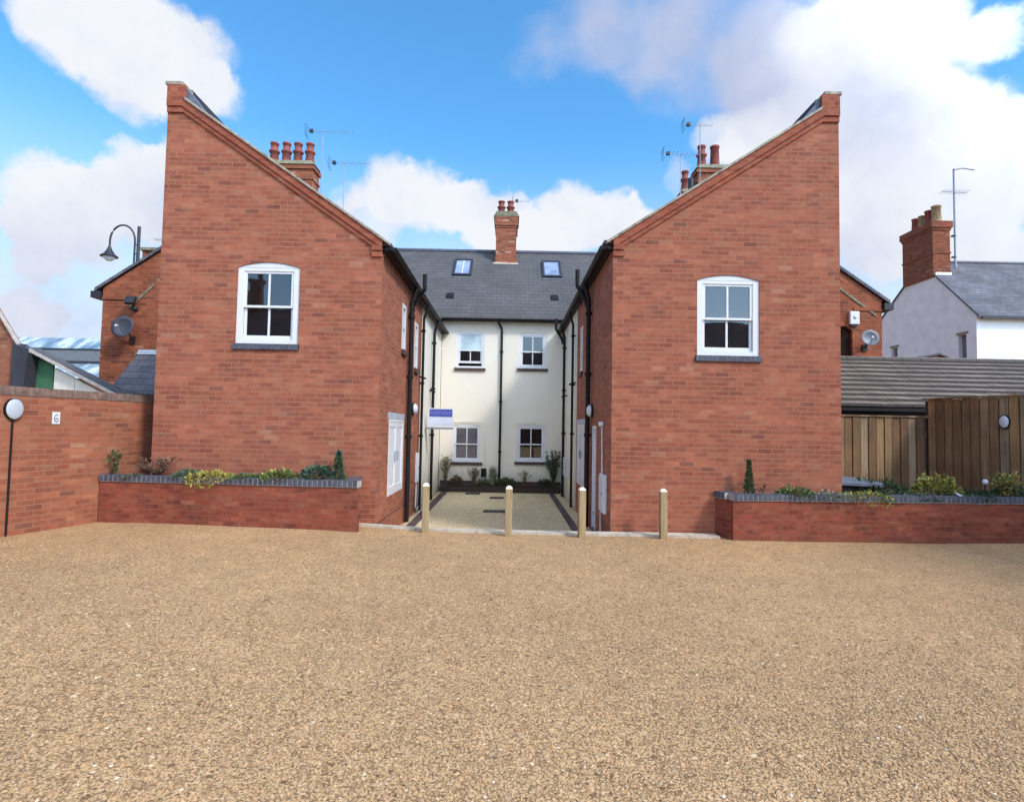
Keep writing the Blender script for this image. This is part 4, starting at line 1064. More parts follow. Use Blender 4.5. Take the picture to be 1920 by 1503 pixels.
# ------------------------------------------------------------------ boundary wall, lamp and number plate on the left
def boundary():
    a = Vector((-6.5-0.283*3.9, 7.52-3.9, 0)); c = Vector((-6.5+0.283*2.9, 7.52+2.9, 0))
    L = (c-a).length; U = (c-a).normalized(); N = Vector((U.y, -U.x, 0))
    b = thing('brick_wall', (a.x, a.y, 0), 'red brick boundary wall with brick-on-edge coping on the left', 'wall')
    mb = MB(); mb.ob(a, U, N, 0, L, -0.215, 0, -0.2, 1.915); mb.build('wall', M['brick_wall'], b)
    mb = MB(); n = int(L/0.075)
    for i in range(n): mb.ob(a, U, N, i*0.075+0.005, i*0.075+0.070, -0.225, 0.01, 1.922, 2.035)
    mb.build('coping', M['coping_old'], b)
    mb = MB(); mb.ob(a, U, N, 0, L, -0.22, 0.004, 1.915, 2.026); mb.build('coping_joints', M['mortar_dark'], b)
    return a, U, N, b


M['coping_old'] = plain('weathered_coping_brick', (0.19, 0.12, 0.095), 0.85, var=0.5, scale=8, bump=0.5)
M['mortar_dark'] = plain('dirty_mortar', (0.17, 0.14, 0.12), 0.95, var=0.3, scale=20)
wa, wU, wN, wobj = boundary()
lp = Vector((-6.485, 7.575, 1.735)); k = (lp-wa).dot(wU); lp = wa+wU*k+Vector((0, 0, 1.735))
b = thing('wall_light', lp, 'round white bulkhead light on the left boundary wall', 'wall light', 'round bulkhead lights')
mb = MB(); mb.lathe([(0.142, 0.0), (0.142, 0.04), (0.134, 0.045)], lp+wN*0.001, wN, 28, (0.78, 0.98)); mb.build('housing', M['black'], b)
mb = MB(); mb.lathe([(0.134, 0.048), (0.130, 0.052), (0.11, 0.06), (0.06, 0.066), (0, 0.067)], lp+wN*0.0, wN, 28, (0.78, 0.98)); mb.build('diffuser', M['lampgrey'], b, fixn=True)
b = thing('cable_conduit', lp-Vector((0, 0, 1.7)), 'thin dark cable conduit running down the wall below the round light', 'conduit')
mb = MB(); mb.tube([lp+wN*0.015-Vector((0, 0, 0.10)), lp+wN*0.015-Vector((0, 0, 1.64))], 0.013, 6); mb.build('tube', M['black'], b)
sp = wa+wU*((Vector((-6.33, 8.11, 0))-wa).dot(wU))
b = thing('number_plate', sp+Vector((0, 0, 1.62)), 'small white number sign fixed to the left boundary wall', 'sign')
mb = MB(); mb.ob(sp, wU, wN, -0.052, 0.052, 0.002, 0.010, 1.55, 1.715); mb.build('plate', M['white'], b)
g6 = [(0.022, 0.045), (0.0, 0.05), (-0.02, 0.035), (-0.028, 0.0), (-0.024, -0.035), (0.0, -0.05), (0.024, -0.035), (0.026, -0.012), (0.0, 0.004), (-0.024, -0.012)]
mb = MB(); mb.tube([sp+wU*u+wN*0.012+Vector((0, 0, 1.628+v)) for u, v in g6], 0.0075, 6); mb.build('numeral', M['dishgrey'], b)

# ------------------------------------------------------------------ buildings beyond the boundary wall
def left_background():
    b = thing('brick_gable', (-10.6, 12.0, -0.3), 'steep brick gable with dark slate-hung edge at the far left', 'building')
    mb = MB(); mb.prism([(-14.5, 12, -0.4), (-10.28, 12, -0.4), (-10.28, 12, 3.22), (-11.9, 12, 5.7), (-14.5, 12, 6.4)], (0, 0.11, 0)); mb.build('wall', M['brick_old3'], b)
    mb = MB(); mb.prism([(-10.20, 11.93, 3.13), (-11.86, 11.93, 5.68), (-11.88, 11.93, 5.74), (-10.20, 11.93, 3.19)], (0, 0.08, 0)); mb.build('roof_verge', M['fascia'], b)
    mb = MB(); mb.prism([(-10.27, 11.9, 3.2), (-9.94, 11.9, 2.98), (-10.0, 11.9, 2.2), (-10.27, 11.9, 1.9)], (0, 0.35, 0)); mb.build('slate_hanging', M['tarp'], b)
    # workshop: lean-to verge falling to the right
    b = thing('workshop', (-9.1, 12.2, -0.3), 'green and cream boarded workshop with sloping grey verge behind the boundary wall', 'workshop')
    x0, x1, z0, z1 = -9.99, -8.0, 3.10, 2.12
    zf = lambda x: z0+(z1-z0)*(x-x0)/(x1-x0)
    mb = MB(); mb.prism([(x0, 12.2, -0.4), (-9.60, 12.2, -0.4), (-9.64, 12.2, zf(-9.64)-0.08), (x0, 12.2, z0-0.08)], (0, 0.05, 0)); mb.build('green_wall', M['green'], b)
    for xa, xb in ((-9.59, -9.16), (-9.15, -8.68), (-8.67, -8.15)):
        mb = MB(); mb.prism([(xa, 12.18, 0.5), (xb, 12.18, 0.5), (xb, 12.18, zf(xb)-0.20), (xa, 12.18, zf(xa)-0.20)], (0, 0.06, 0)); mb.build('cream_panel', M['cream_board'], b)
    mb = MB(); mb.prism([(x0, 11.98, z0-0.015), (x1, 11.98, z1-0.015), (x1, 11.98, z1-0.085), (x0, 11.98, z0-0.085)], (0, 0.03, 0)); mb.build('fascia', M['fascia'], b)
    mb = MB(); mb.prism([(x0-0.1, 12.0, z0-0.01), (x1, 12.0, z1-0.01), (x1, 12.0, z1+0.03), (x0-0.1, 12.0, z0+0.03)], (0, 0.42, 0.0)); mb.build('roof', M['felt'], b)
    mb = MB(); mb.box(x0, x1, 12.3, 12.5, -0.4, 1.9); mb.build('back_wall', M['brick_dark'], b)
    # industrial roof in the distance
    b = thing('warehouse', (-34, 38, -0.3), 'distant warehouse roof with shiny corrugated strips behind the boundary wall', 'warehouse')
    X0, X1 = -52, -22
    def strip(y0, z0, y1, z1, nm, m):
        mb = MB(); mb.prism([(X0, y0, z0), (X1, y0, z0), (X1, y1, z1), (X0, y1, z1)], (0, 0, -0.15)); mb.build(nm, M[m], b)
    strip(37, 4.45, 39, 5.50, 'skylight_strip', 'corr'); strip(38.9, 5.62, 40.4, 6.50, 'slate_slope', 'felt'); strip(40.5, 6.62, 42.3, 7.65, 'skylight_strip', 'corr')
    mb = MB(); mb.box(X0, X1, 38.88, 38.97, 5.40, 5.63); mb.box(X0, X1, 40.40, 40.5, 6.30, 6.66); mb.build('gutter', M['blackiron'], b)
    mb = MB(); mb.box(X0, X1, 37.2, 42.2, -0.4, 4.4); mb.build('wall', M['brick_dark'], b)


M['brick_old3'] = brick('gable_brick', [(p, (c[0]*0.85, c[1]*0.95, c[2]*0.95)) for p, c in NEW], (0.32, 0.20, 0.15))
left_background()

# ------------------------------------------------------------------ raised planters
def planter(path, zt, zb, label, soil, soil_z, trim):
    """path: outline of the outer face, left to right; one brick leaf with blue brick-on-edge coping"""
    b = thing('brick_planter', (path[0][0], path[0][1], 0), label, 'planter', 'raised brick planters')
    w = MB(); cp = MB(); cj = MB(); n = len(path)
    for i in range(n-1):
        a = Vector((*path[i], 0)); c = Vector((*path[i+1], 0)); L = (c-a).length; U = (c-a)/L; N = Vector((U.y, -U.x, 0))
        t0, t1 = trim[i]      # the short return stops against the long face
        w.ob(a, U, N, 0.03 if t0 else 0, L-0.03 if t1 else L, -0.11, 0, zb, zt-0.103)
        u0 = 0.173 if t0 else 0; u1 = L-0.173 if t1 else L; k = int(round((u1-u0)/0.075)); st = (u1-u0)/k
        for q in range(k): cp.ob(a, U, N, u0+q*st+0.006, u0+(q+1)*st-0.006, -0.17+random.uniform(-0.002, 0.002), 0.022, zt-0.092, zt+random.uniform(-0.003, 0.003))
        cj.ob(a, U, N, u0+0.002, u1-0.002, -0.165, 0.016, zt-0.101, zt-0.006)
    w.build('wall', M['brick_low'], b); cp.build('coping', M['brickblue'], b); cj.build('coping_joints', M['mortar'], b)
    s = MB(); s.add([(x, y, soil_z) for x, y in soil], [list(range(len(soil)))]); s.build('soil', M['soil'], b, fixn=False)
    return b


planter([(-6.13, 8.76), (-2.17, 8.45), (-2.30, 9.075)], 0.80, -0.15, 'long left planter of red brick with blue-grey coping under the left gable', [(-6.0, 8.80), (-2.25, 8.5), (-2.35, 9.08), (-5.6, 9.08), (-5.9, 9.3)], 0.74, ((0, 0), (1, 0)))
planter([(3.27, 9.075), (3.39, 8.66), (9.4, 8.92)], 0.685, -0.15, 'long right planter of red brick with blue-grey coping beside the timber fence', [(3.3, 9.08), (3.42, 8.7), (9.3, 8.95), (8.5, 11.5), (5.28, 11.5), (5.28, 9.08)], 0.60, ((0, 1), (0, 0)))
# rear bed
b = thing('flower_bed', (-0.2, 17.0, -0.28), 'low dark edged flower bed along the foot of the cream wall', 'flower bed')
mb = MB(); mb.box(-1.98, 1.58, 16.95, 17.02, -0.3, -0.11); mb.build('edging', M['sleeper'], b)
mb = MB(); mb.add([(-1.98, 17.02, -0.09), (1.58, 17.02, -0.09), (1.58, 17.295, -0.02), (-1.98, 17.295, -0.02)], [[0, 1, 2, 3]]); mb.build('soil', M['soil'], b, fixn=False)
mb = MB(); mb.box(-2.0, 1.6, 17.275, 17.297, -0.05, 0.03); mb.build('plinth', M['brickdark'], b)

# ------------------------------------------------------------------ plants
def leaf(mb, p, d, L, w, rnd):
    d = Vector(d).normalized(); s = d.cross(Vector((rnd.uniform(-1, 1), rnd.uniform(-1, 1), rnd.uniform(-0.3, 1))))
    if s.length < 1e-3: s = Vector((1, 0, 0))
    s = s.normalized()*w*0.5; p = Vector(p); m = p+d*L*0.5+Vector((0, 0, L*0.06)); e = p+d*L
    mb.add([p, m-s, e, m+s], [[0, 1, 2, 3]])


def plant(loc, h, rx, n, leafL, mats, style, label, name='shrub', cat='plant', ry=None, seed=0, group='plants in the raised planters'):
    rnd = random.Random(seed*17+3); x, y, z = loc; ry = ry or rx
    b = thing(name, loc, label, cat, group)
    st = MB(); lv = MB(); lv2 = MB()
    if style in ('mound', 'trail'):
        for i in range(n):
            a = rnd.uniform(0, 6.283); r = math.sqrt(rnd.random()); el = rnd.random()
            k = (1-r*r)**0.5 if r < 1 else 0
            px_, py_ = x+math.cos(a)*r*rx, y+math.sin(a)*r*ry; bump = 0.75+0.35*noise.noise(Vector((px_*9, py_*9, seed)))
            pz = z+h*k*bump*(0.55+0.45*el)
            if style == 'trail' and py_ < y-ry*0.45: pz -= (y-ry*0.45-py_)*0.9
            d = (math.cos(a)*0.6+rnd.uniform(-.5, .5), math.sin(a)*0.6+rnd.uniform(-.5, .5), rnd.uniform(0.1, 1.1))
            leaf(lv if rnd.random() < 0.75 else lv2, (px_, py_, pz), d, leafL*rnd.uniform(.6, 1.3), leafL*0.5, rnd)
        for i in range(9):
            a = rnd.uniform(0, 6.28); st.tube([(x, y, z-0.03), (x+math.cos(a)*rx*0.35, y+math.sin(a)*ry*0.35, z+h*0.35), (x+math.cos(a)*rx*0.7, y+math.sin(a)*ry*0.7, z+h*0.55)], 0.004, 4)
    elif style == 'cone':
        st.tube([(x, y, z-0.03), (x, y, z+h*0.9)], [0.014, 0.004], 6)
        for i in range(n):
            k = rnd.random()**1.2; a = rnd.uniform(0, 6.283); r = rx*(1-k)**0.8*rnd.uniform(0.35, 1)*(0.8+0.4*noise.noise(Vector((k*8, a, seed))))
            leaf(lv if rnd.random() < 0.75 else lv2, (x+math.cos(a)*r*0.8, y+math.sin(a)*r*0.8, z+h*k), (math.cos(a)*0.7, math.sin(a)*0.7, rnd.uniform(0.4, 1.4)), leafL*rnd.uniform(.6, 1.2), leafL*0.4, rnd)
    elif style == 'stems':
        m = max(5, n//16)
        for i in range(m):
            a = rnd.uniform(0, 6.283); r = rx*rnd.uniform(0.2, 1); hh = h*rnd.uniform(0.55, 1)
            e = Vector((x+math.cos(a)*r, y+math.sin(a)*r*ry/rx, z+hh)); mid = Vector((x+math.cos(a)*r*0.35, y+math.sin(a)*r*0.35, z+hh*0.55))
            st.tube([(x+rnd.uniform(-.03, .03), y, z-0.02), mid, e], [0.006, 0.004, 0.002], 4)
            for q in range(n//m):
                k = rnd.uniform(0.25, 1); p = mid.lerp(e, k) if k > 0.5 else Vector((x, y, z)).lerp(mid, k*2)
                leaf(lv if rnd.random() < 0.75 else lv2, p, (rnd.uniform(-1, 1), rnd.uniform(-1, 1), rnd.uniform(-.1, 1)), leafL*rnd.uniform(.5, 1.2), leafL*0.45, rnd)
    elif style == 'blades':
        for i in range(n):
            a = rnd.uniform(0, 6.283); t_ = rnd.uniform(0.1, 1); hh = h*rnd.uniform(0.5, 1)
            p0 = Vector((x+rnd.uniform(-.04, .04), y+rnd.uniform(-.04, .04), z)); p1 = p0+Vector((math.cos(a)*rx*t_*0.4, math.sin(a)*rx*t_*0.4, hh*0.6)); p2 = p0+Vector((math.cos(a)*rx*t_, math.sin(a)*rx*t_, hh))
            w = Vector((-math.sin(a), math.cos(a), 0))*0.012
            (lv if rnd.random() < 0.75 else lv2).add([p0-w, p0+w, p1+w*0.8, p1-w*0.8, p2], [[0, 1, 2, 3], [3, 2, 4]])
    if st.f: st.build('stem', M['stem'], b)
    f = lv.build('foliage', M[mats[0]], b, fixn=False)
    if lv2.f: lv2.build('foliage', M[mats[-1]], b, fixn=False)
    return b


PL = [
 ((-5.98, 8.88, 0.74), 0.45, 0.14, 297, 0.045, ('leaf_green', 'leaf_red'), 'stems', 'tall thin reddish-green shrub at the left end of the left planter'),
 ((-5.33, 8.88, 0.74), 0.35, 0.35, 567, 0.045, ('leaf_red', 'leaf_red'), 'stems', 'wispy red-brown shrub against the corner of the left gable'),
 ((-4.78, 8.80, 0.74), 0.18, 0.28, 567, 0.045, ('leaf_blue', 'leaf_green'), 'mound', 'low grey-green mound left of the yellow trailing plant'),
 ((-4.42, 8.67, 0.76), 0.14, 0.32, 837, 0.050, ('leaf_yellow', 'leaf_yellow'), 'trail', 'pale yellow plant trailing over the left planter coping'),
 ((-3.92, 8.74, 0.74), 0.13, 0.24, 405, 0.045, ('leaf_green', 'leaf_dark'), 'mound', 'small green plant right of the yellow trailing plant'),
 ((-3.42, 8.75, 0.74), 0.22, 0.29, 648, 0.054, ('leaf_green', 'leaf_yellow'), 'mound', 'bushy green plant with yellow tips in the left planter'),
 ((-2.86, 8.76, 0.74), 0.32, 0.24, 702, 0.054, ('leaf_blue', 'leaf_dark'), 'mound', 'dense blue-green conifer in the left planter'),
 ((-2.53, 8.70, 0.74), 0.45, 0.17, 567, 0.063, ('leaf_blue', 'leaf_green'), 'cone', 'upright feathery blue-green conifer at the right end of the left planter'),
 ((3.72, 8.88, 0.60), 0.57, 0.12, 648, 0.054, ('leaf_dark', 'leaf_green'), 'cone', 'narrow upright dark conifer at the left end of the right planter'),
 ((3.93, 8.90, 0.60), 0.22, 0.08, 94, 0.036, ('leaf_red', 'leaf_red'), 'stems', 'tiny reddish sprig beside the narrow dark conifer'),
 ((4.42, 8.88, 0.60), 0.22, 0.28, 567, 0.050, ('leaf_green', 'leaf_green'), 'mound', 'fresh green low plant in front of the right gable'),
 ((4.95, 8.88, 0.60), 0.14, 0.33, 513, 0.045, ('leaf_grey', 'leaf_green'), 'mound', 'low grey-green spreading plant near the corner of the right gable'),
 ((5.50, 8.83, 0.62), 0.13, 0.33, 567, 0.045, ('leaf_yellow', 'leaf_green'), 'trail', 'yellow-green plant trailing over the right planter coping'),
 ((6.10, 9.60, 0.60), 0.33, 0.50, 945, 0.063, ('leaf_dark', 'leaf_dark'), 'mound', 'dark green spreading shrub between the slab and the yellow bush'),
 ((6.95, 9.35, 0.60), 0.46, 0.35, 1026, 0.063, ('leaf_yellow', 'leaf_green'), 'mound', 'rounded bright yellow bush in front of the tall fence'),
 ((7.55, 9.45, 0.60), 0.18, 0.39, 567, 0.054, ('leaf_dark', 'leaf_dark'), 'mound', 'low dark green plant right of the yellow bush'),
 ((7.95, 9.20, 0.60), 0.46, 0.24, 567, 0.054, ('leaf_yellow', 'leaf_green'), 'stems', 'loose yellow-green shrub near the right edge'),
 ((8.30, 9.35, 0.60), 0.24, 0.39, 567, 0.063, ('leaf_dark', 'leaf_green'), 'mound', 'dark shrub at the right edge of the right planter'),
 ((5.85, 9.02, 0.60), 0.12, 0.25, 380, 0.045, ('leaf_dark', 'leaf_green'), 'mound', 'low dark creeping plant in front of the blue-grey slab'),
 ((6.45, 9.00, 0.60), 0.11, 0.28, 380, 0.045, ('leaf_dark', 'leaf_grey'), 'mound', 'creeping grey-green plant at the foot of the yellow bush'),
 ((7.30, 9.00, 0.60), 0.13, 0.26, 360, 0.045, ('leaf_dark', 'leaf_dark'), 'mound', 'dark creeping plant beside the pink plant label'),
 ((-5.65, 8.80, 0.74), 0.08, 0.20, 200, 0.04, ('leaf_dark', 'leaf_red'), 'mound', 'low dark ground plant between the two tall left shrubs'),
 ((-3.00, 8.66, 0.74), 0.10, 0.16, 220, 0.04, ('leaf_dark', 'leaf_red'), 'mound', 'low dark red-green plant in front of the blue-green conifer'),
]
for i, a in enumerate(PL): plant(*a, seed=i)
PB = [
 ((-1.82, 17.14, -0.06), 0.83, 0.17, 400, 0.070, ('leaf_grey', 'leaf_yellow'), 'stems', 'tall pale yellow-green plant at the left end of the back bed'),
 ((-1.50, 17.12, -0.06), 0.28, 0.19, 320, 0.060, ('leaf_red', 'leaf_dark'), 'mound', 'low dark red plant under the sign in the back bed'),
 ((-0.98, 17.14, -0.06), 0.50, 0.26, 440, 0.050, ('leaf_grey', 'leaf_red'), 'stems', 'wispy grey plant left of the black vent'),
 ((-0.70, 17.10, -0.06), 0.22, 0.22, 400, 0.050, ('leaf_grey', 'leaf_green'), 'mound', 'low grey-green plant under the black vent'),
 ((-0.42, 17.14, -0.06), 0.61, 0.24, 120, 0.050, ('leaf_grey', 'leaf_green'), 'blades', 'spiky grassy plant left of the middle drainpipe'),
 ((-0.05, 17.12, -0.06), 0.24, 0.34, 520, 0.060, ('leaf_green', 'leaf_dark'), 'mound', 'low green plant at the foot of the middle drainpipe'),
 ((0.52, 17.14, -0.06), 0.46, 0.22, 220, 0.050, ('leaf_grey', 'leaf_green'), 'stems', 'thin sparse plant under the right ground floor window'),
 ((1.12, 17.12, -0.06), 0.24, 0.22, 400, 0.050, ('leaf_dark', 'leaf_red'), 'mound', 'small dark plant beside the climbing shrub'),
 ((1.38, 17.12, -0.06), 1.04, 0.29, 760, 0.080, ('leaf_dark', 'leaf_grey'), 'stems', 'tall dark climbing shrub in the right corner of the back bed'),
]
for i, a in enumerate(PB): plant(*a, seed=40+i, group='plants in the back bed', ry=0.13)
b = thing('red_flower', (-3.12, 8.72, 0.74), 'tiny red flowers between the yellow-tipped plant and the blue-green conifer', 'flower')
mb = MB(); rr = random.Random(9)
for i in range(30): leaf(mb, (-3.12+rr.uniform(-.06, .06), 8.72+rr.uniform(-.05, .05), 0.78+rr.uniform(0, .07)), (rr.uniform(-1, 1), rr.uniform(-1, 1), rr.uniform(0, 1)), 0.03, 0.022, rr)
mb.build('petals', M['petal'], b, fixn=False)
mb = MB(); mb.tube([(-3.12, 8.72, 0.72), (-3.12, 8.72, 0.80)], 0.005, 5); mb.tube([(-3.12, 8.72, 0.74), (-3.07, 8.70, 0.82)], 0.004, 5); mb.build('stem', M['stem'], b)

# slab, label and solar light lying among the right hand plants
b = thing('stone_slab', (5.75, 9.7, 0.6), 'blue-grey flat slab in the right planter beside the gable corner', 'slab')
mb = MB(); mb.prism([(5.33, 9.35, 0.78), (6.05, 9.3, 0.76), (6.25, 9.55, 0.76), (6.1, 10.1, 0.80), (5.33, 10.1, 0.84)], (0, 0, 0.06)); mb.build('slab', M['greyslab'], b, bevel=0.01)
mb = MB(); mb.box(5.36, 6.0, 9.42, 10.0, 0.58, 0.77); mb.build('block', M['brickdark'], b)
b = thing('plant_label', (7.02, 8.98, 0.62), 'pale pink plant label lying on the soil of the right planter', 'plant label')
mb = MB(); mb.prism([(6.98, 8.95, 0.70), (7.12, 8.93, 0.64), (7.14, 9.0, 0.66), (7.0, 9.03, 0.73)], (0.004, -0.008, 0.012)); mb.build('tag', M['pane_in'], b)
mb = MB(); mb.tube([(7.05, 9.0, 0.58), (7.05, 8.99, 0.68)], 0.006, 5); mb.build('stake', M['stem'], b)
b = thing('garden_light', (7.72, 9.3, 0.6), 'small white ball garden light in the right planter', 'garden light')
mb = MB(); mb.lathe([(0, -0.045), (0.03, -0.034), (0.045, 0), (0.03, 0.034), (0, 0.045)], (7.72, 9.3, 0.88), n=14); mb.build('globe', M['white'], b)
mb = MB(); mb.tube([(7.72, 9.3, 0.58), (7.72, 9.3, 0.84)], 0.012, 6); mb.build('stake', M['blackiron'], b)

# black vent on the cream wall, covers in the paving
b = thing('vent_cowl', (-0.70, 17.25, 0.25), 'small black vent low on the cream wall left of the drainpipe', 'vent')
mb = MB(); mb.box(-0.78, -0.62, 17.22, 17.297, 0.16, 0.40); mb.build('housing', M['black'], b, bevel=0.006)
mb = MB()
for i in range(4): mb.box(-0.77, -0.63, 17.205, 17.218, 0.18+i*0.055, 0.20+i*0.055)
mb.build('louvre', M['black'], b)
covers = [((-0.27, 13.15), 0.52, 'nearest dark drain cover in the middle of the courtyard'), ((-0.97, 16.6), 0.42, 'rear left drain cover near the back bed'), ((-0.27, 15.7), 0.40, 'second drain cover from the back, left of the middle bollard')]
for (x, y), w, lb in covers:
    b = thing('drain_cover', (x, y, -0.27), lb, 'drain cover', 'drain covers in the courtyard')
    mb = MB(); z = -0.28+0.005; mb.box(x-w/2, x+w/2, y-0.2, y+0.2, z-0.02, z+0.006); mb.build('frame', M['iron_cover'], b)
    mb = MB()
    for i in range(5): mb.box(x-w/2+0.03, x+w/2-0.03, y-0.16+i*0.07, y-0.12+i*0.07, z+0.0065, z+0.012)
    mb.build('tread', M['iron_cover'], b)

# ------------------------------------------------------------------ bollards
def bollard_proto():
    b = thing('bollard', (0, 0, 0), 'x', 'bollard', 'timber bollards along the kerb')
    n = 10; r = 0.052
    mb = MB(); q = [(0.052*math.cos(a), 0.052*math.sin(a)) for a in [2*math.pi*(i+.5)/n for i in range(n)]]
    s = MB(); h = 0.052; ch = 0.010
    q = [(-h+ch, -h), (h-ch, -h), (h, -h+ch), (h, h-ch), (h-ch, h), (-h+ch, h), (-h, h-ch), (-h, -h+ch)]
    s.hexa(q, -0.25, 0.70); s.build('post', M['post'], b)
    c = MB(); q1 = [(x*1.0, y*1.0, 0.7001) for x, y in q]; q2 = [(x*0.80, y*0.80, 0.725) for x, y in q]; q3 = [(x*0.35, y*0.35, 0.745) for x, y in q]
    c.add(q1+q2+q3, [[i, (i+1) % 8, 8+(i+1) % 8, 8+i] for i in range(8)]+[[8+i, 8+(i+1) % 8, 16+(i+1) % 8, 16+i] for i in range(8)]+[list(range(16, 24))])
    c.build('top', M['postcap'], b)
    return b


proto = bollard_proto()
for i, (x, y, lb) in enumerate(((-1.215, 8.76, 'timber bollard farthest left, in front of the white pipe and wall'), (0.03, 8.70, 'timber bollard in the middle of the courtyard entrance'), (1.13, 8.70, 'timber bollard at the corner of the right wing'), (2.35, 8.68, 'timber bollard farthest right, in front of the right gable'))):
    o = proto if i == 0 else copy_tree(proto)
    o.location = (x, y, gz(x, y)); o.rotation_euler = (random.uniform(-.008, .008), random.uniform(-.008, .008), random.uniform(-.15, .15)); o['label'] = lb

# ------------------------------------------------------------------ letting sign on the left side wall
b = thing('letting_sign', (-1.98, 14.2, 1.83), 'blue and white agent sign board projecting over the courtyard', 'sign')
mb = MB(); mb.box(-1.96, -1.345, 14.17, 14.185, 1.60, 2.07); mb.build('board', M['white'], b)
mb = MB(); mb.box(-1.935, -1.375, 14.164, 14.169, 1.86, 2.045); mb.build('blue_panel', M['sign_blue'], b)
mb = MB(); mb.box(-1.935, -1.375, 14.164, 14.169, 1.66, 1.845); mb.build('pale_panel', M['sign_pale'], b)
mb = MB(); rr = random.Random(4); x = -1.90
ws = [0.05, 0.03, 0.045, 0.05, 0.04, 0.02, 0.045, 0.04]
for i, w in enumerate(ws):      # illegible pale lettering, as in the photograph
    mb.box(x, x+0.012, 14.160, 14.163, 1.925, 1.99)
    mb.box(x+0.012, x+w, 14.160, 14.163, 1.978 if i % 2 else 1.925, 1.99 if i % 2 else 1.937)
    if i % 3: mb.box(x+0.012, x+w, 14.160, 14.163, 1.952, 1.962)
    x += w+0.024
mb.build('lettering', M['sign_letter'], b)
mb = MB(); mb.box(-2.04, -1.345, 14.165, 14.19, 1.555, 1.595); mb.build('bracket', M['dishgrey'], b)

# ------------------------------------------------------------------ services on the side walls
def meter_box(x, s, y0, y1, z0, z1, label):
    b = thing('meter_box', (x, (y0+y1)/2, z0), label, 'meter box', 'white meter boxes in the courtyard')
    mb = MB(); mb.ob((x, 0, 0), (0, 1, 0), (s, 0, 0), y0, y1, 0.003, 0.055, z0, z1); mb.build('casing', M['white'], b, bevel=0.008)
    mb = MB(); mb.ob((x, 0, 0), (0, 1, 0), (s, 0, 0), y0+0.03, y1-0.03, 0.056, 0.070, z0+0.03, z1-0.03); d = mb.build('door', M['pane_in'], b)
    mb = MB(); mb.ob((x, 0, 0), (0, 1, 0), (s, 0, 0), y0+0.06, y0+0.085, 0.071, 0.08, (z0+z1)/2-0.02, (z0+z1)/2+0.02); mb.build('lock', M['blackiron'], d)
    return b


meter_box(1.63, -1, 9.42, 9.88, 0.24, 0.87, 'white meter box low on the side wall nearest the right gable corner')
meter_box(-2.05, 1, 12.86, 13.06, 0.36, 1.02, 'narrow white meter box on the left wing side wall')
meter_box(1.63, -1, 15.35, 16.2, 0.30, 0.84, 'white meter box on the cream part of the right side wall')
b = thing('service_pipe', (1.6, 9.95, 0), 'thin white service pipe beside the near meter box', 'pipe')
mb = MB(); mb.tube([(1.595, 9.85, -0.1), (1.595, 9.85, 0.24)], 0.014, 6); mb.build('lower_tube', M['pane_in'], b); mb = MB(); mb.tube([(1.595, 9.72, 0.87), (1.595, 9.78, 1.66)], 0.014, 6); mb.build('tube', M['pane_in'], b)
mb = MB(); mb.lathe([(0, 0.05), (0.045, 0.04), (0.05, 0), (0.045, -0.03), (0, -0.035)], (1.585, 9.78, 1.70), n=12); mb.build('cap', M['white'], b)
b = thing('grey_cable', (-2.0, 12.95, -0.2), 'grey looped cable hanging from the narrow meter box', 'cable')
mb = MB(); mb.tube([(-2.03, 12.95, 0.36), (-2.02, 12.9, 0.1), (-2.0, 12.75, -0.12), (-1.99, 12.85, -0.24), (-2.0, 13.1, -0.2)], 0.018, 6); mb.build('loop', M['pane_in'], b)
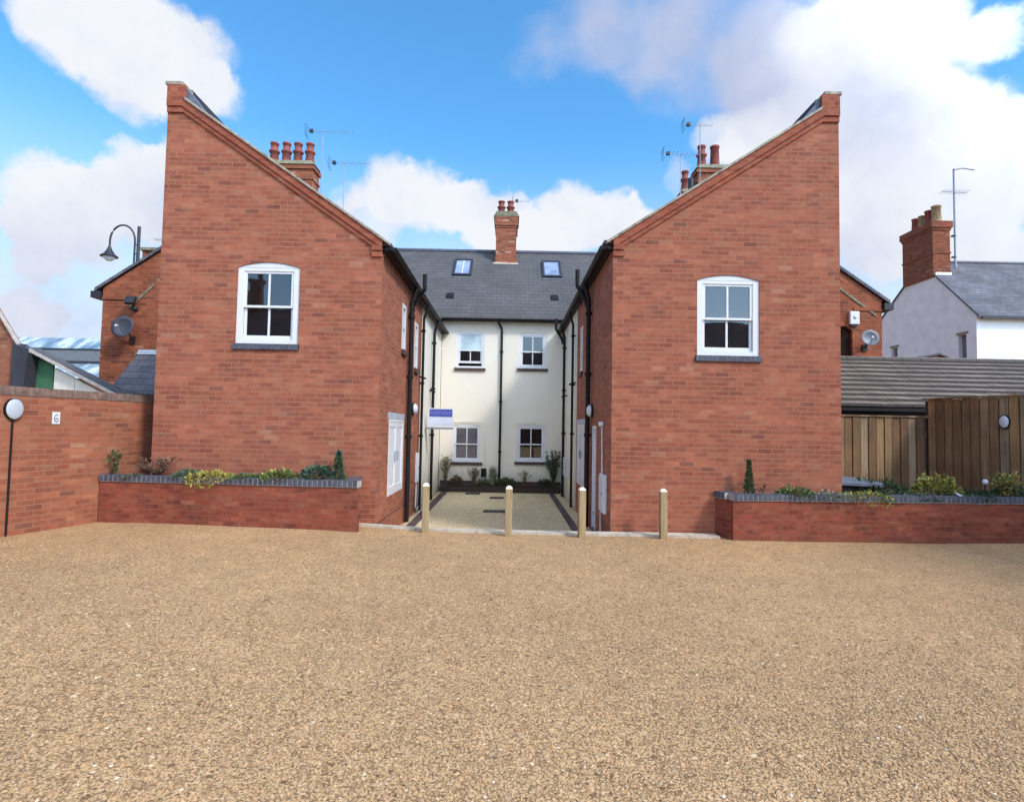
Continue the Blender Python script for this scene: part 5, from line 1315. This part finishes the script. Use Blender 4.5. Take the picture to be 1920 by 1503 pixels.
def bulkhead(x, s, y, z, label):
    b = thing('wall_light', (x, y, z), label, 'wall light', 'round bulkhead lights')
    mb = MB(); mb.lathe([(0.13, 0.0), (0.13, 0.04), (0.115, 0.045)], (x+s*0.003, y, z), (s, 0, 0), 20); mb.build('housing', M['black'], b)
    mb = MB(); mb.lathe([(0.118, 0.045), (0.11, 0.08), (0.07, 0.11), (0, 0.12)], (x, y, z), (s, 0, 0), 20); mb.build('diffuser', M['opal'], b)
bulkhead(-2.05, 1, 12.30, 1.98, 'small white bulkhead light on the side wall of the left wing')
bulkhead(1.63, -1, 11.12, 1.97, 'white bulkhead light above the door in the right wing')

# ------------------------------------------------------------------ houses behind the viewer, seen only mirrored in the window panes
def back_row():
    b = thing('terraced_houses', (0, -26, 0), 'dark brick terrace with chimneys mirrored in the window panes', 'building')
    for (x0, x1, ze, zr) in ((-21.0, -11.5, 6.6, 10.5), (-11.5, 4.5, 6.2, 9.7), (4.5, 26, 6.2, 10.1)):
        mb = MB(); mb.box(x0, x1, -29, -23, -0.3, ze); mb.build('wall', M['brick_dark'], b)
        mb = MB(); mb.prism([(x0, -22.7, ze), (x0, -26, zr), (x0, -29.3, ze)], (x1-x0, 0, 0)); mb.build('roof', M['tarp'], b)
    mb = MB(); mb.prism([(-21.0, -26, 10.5), (-24.5, -26, 6.6), (-21.0, -26, 6.6)], (0, -3, 0)); mb.build('hipped_end', M['tarp'], b)
    for x, zt in ((-19.7, 13.0), (-6, 11.6), (0.4, 12.2), (6.5, 11.4), (21, 12.6)):
        mb = MB(); mb.box(x-0.5, x+0.5, -26.4, -25.6, 7, zt-1.2); mb.box(x-0.3, x+0.5, -26.4, -25.6, zt-1.2, zt-0.5); mb.box(x-0.4, x+0.6, -26.5, -25.5, zt-0.5, zt-0.3); mb.lathe([(0.2, 0), (0.16, 0.8)], (x+0.3, -26, zt-0.4), n=10); mb.build('chimney', M['brick_dark'], b)


back_row()

# unseen house added outside the right edge to shade the right hand planter
b = thing('shade_house', (14, 3, 0), 'unseen brick house added outside the right edge to shade the planter', 'house')
mb = MB(); mb.box(11.6, 17, -4.5, 5.2, -0.3, 6.8); mb.build('wall', M['brick_old'], b)
mb = MB(); mb.prism([(11.4, -4.7, 6.7), (14.3, -4.7, 8.6), (17.2, -4.7, 6.7)], (0, 10.1, 0)); mb.build('roof', M['slate_far'], b)
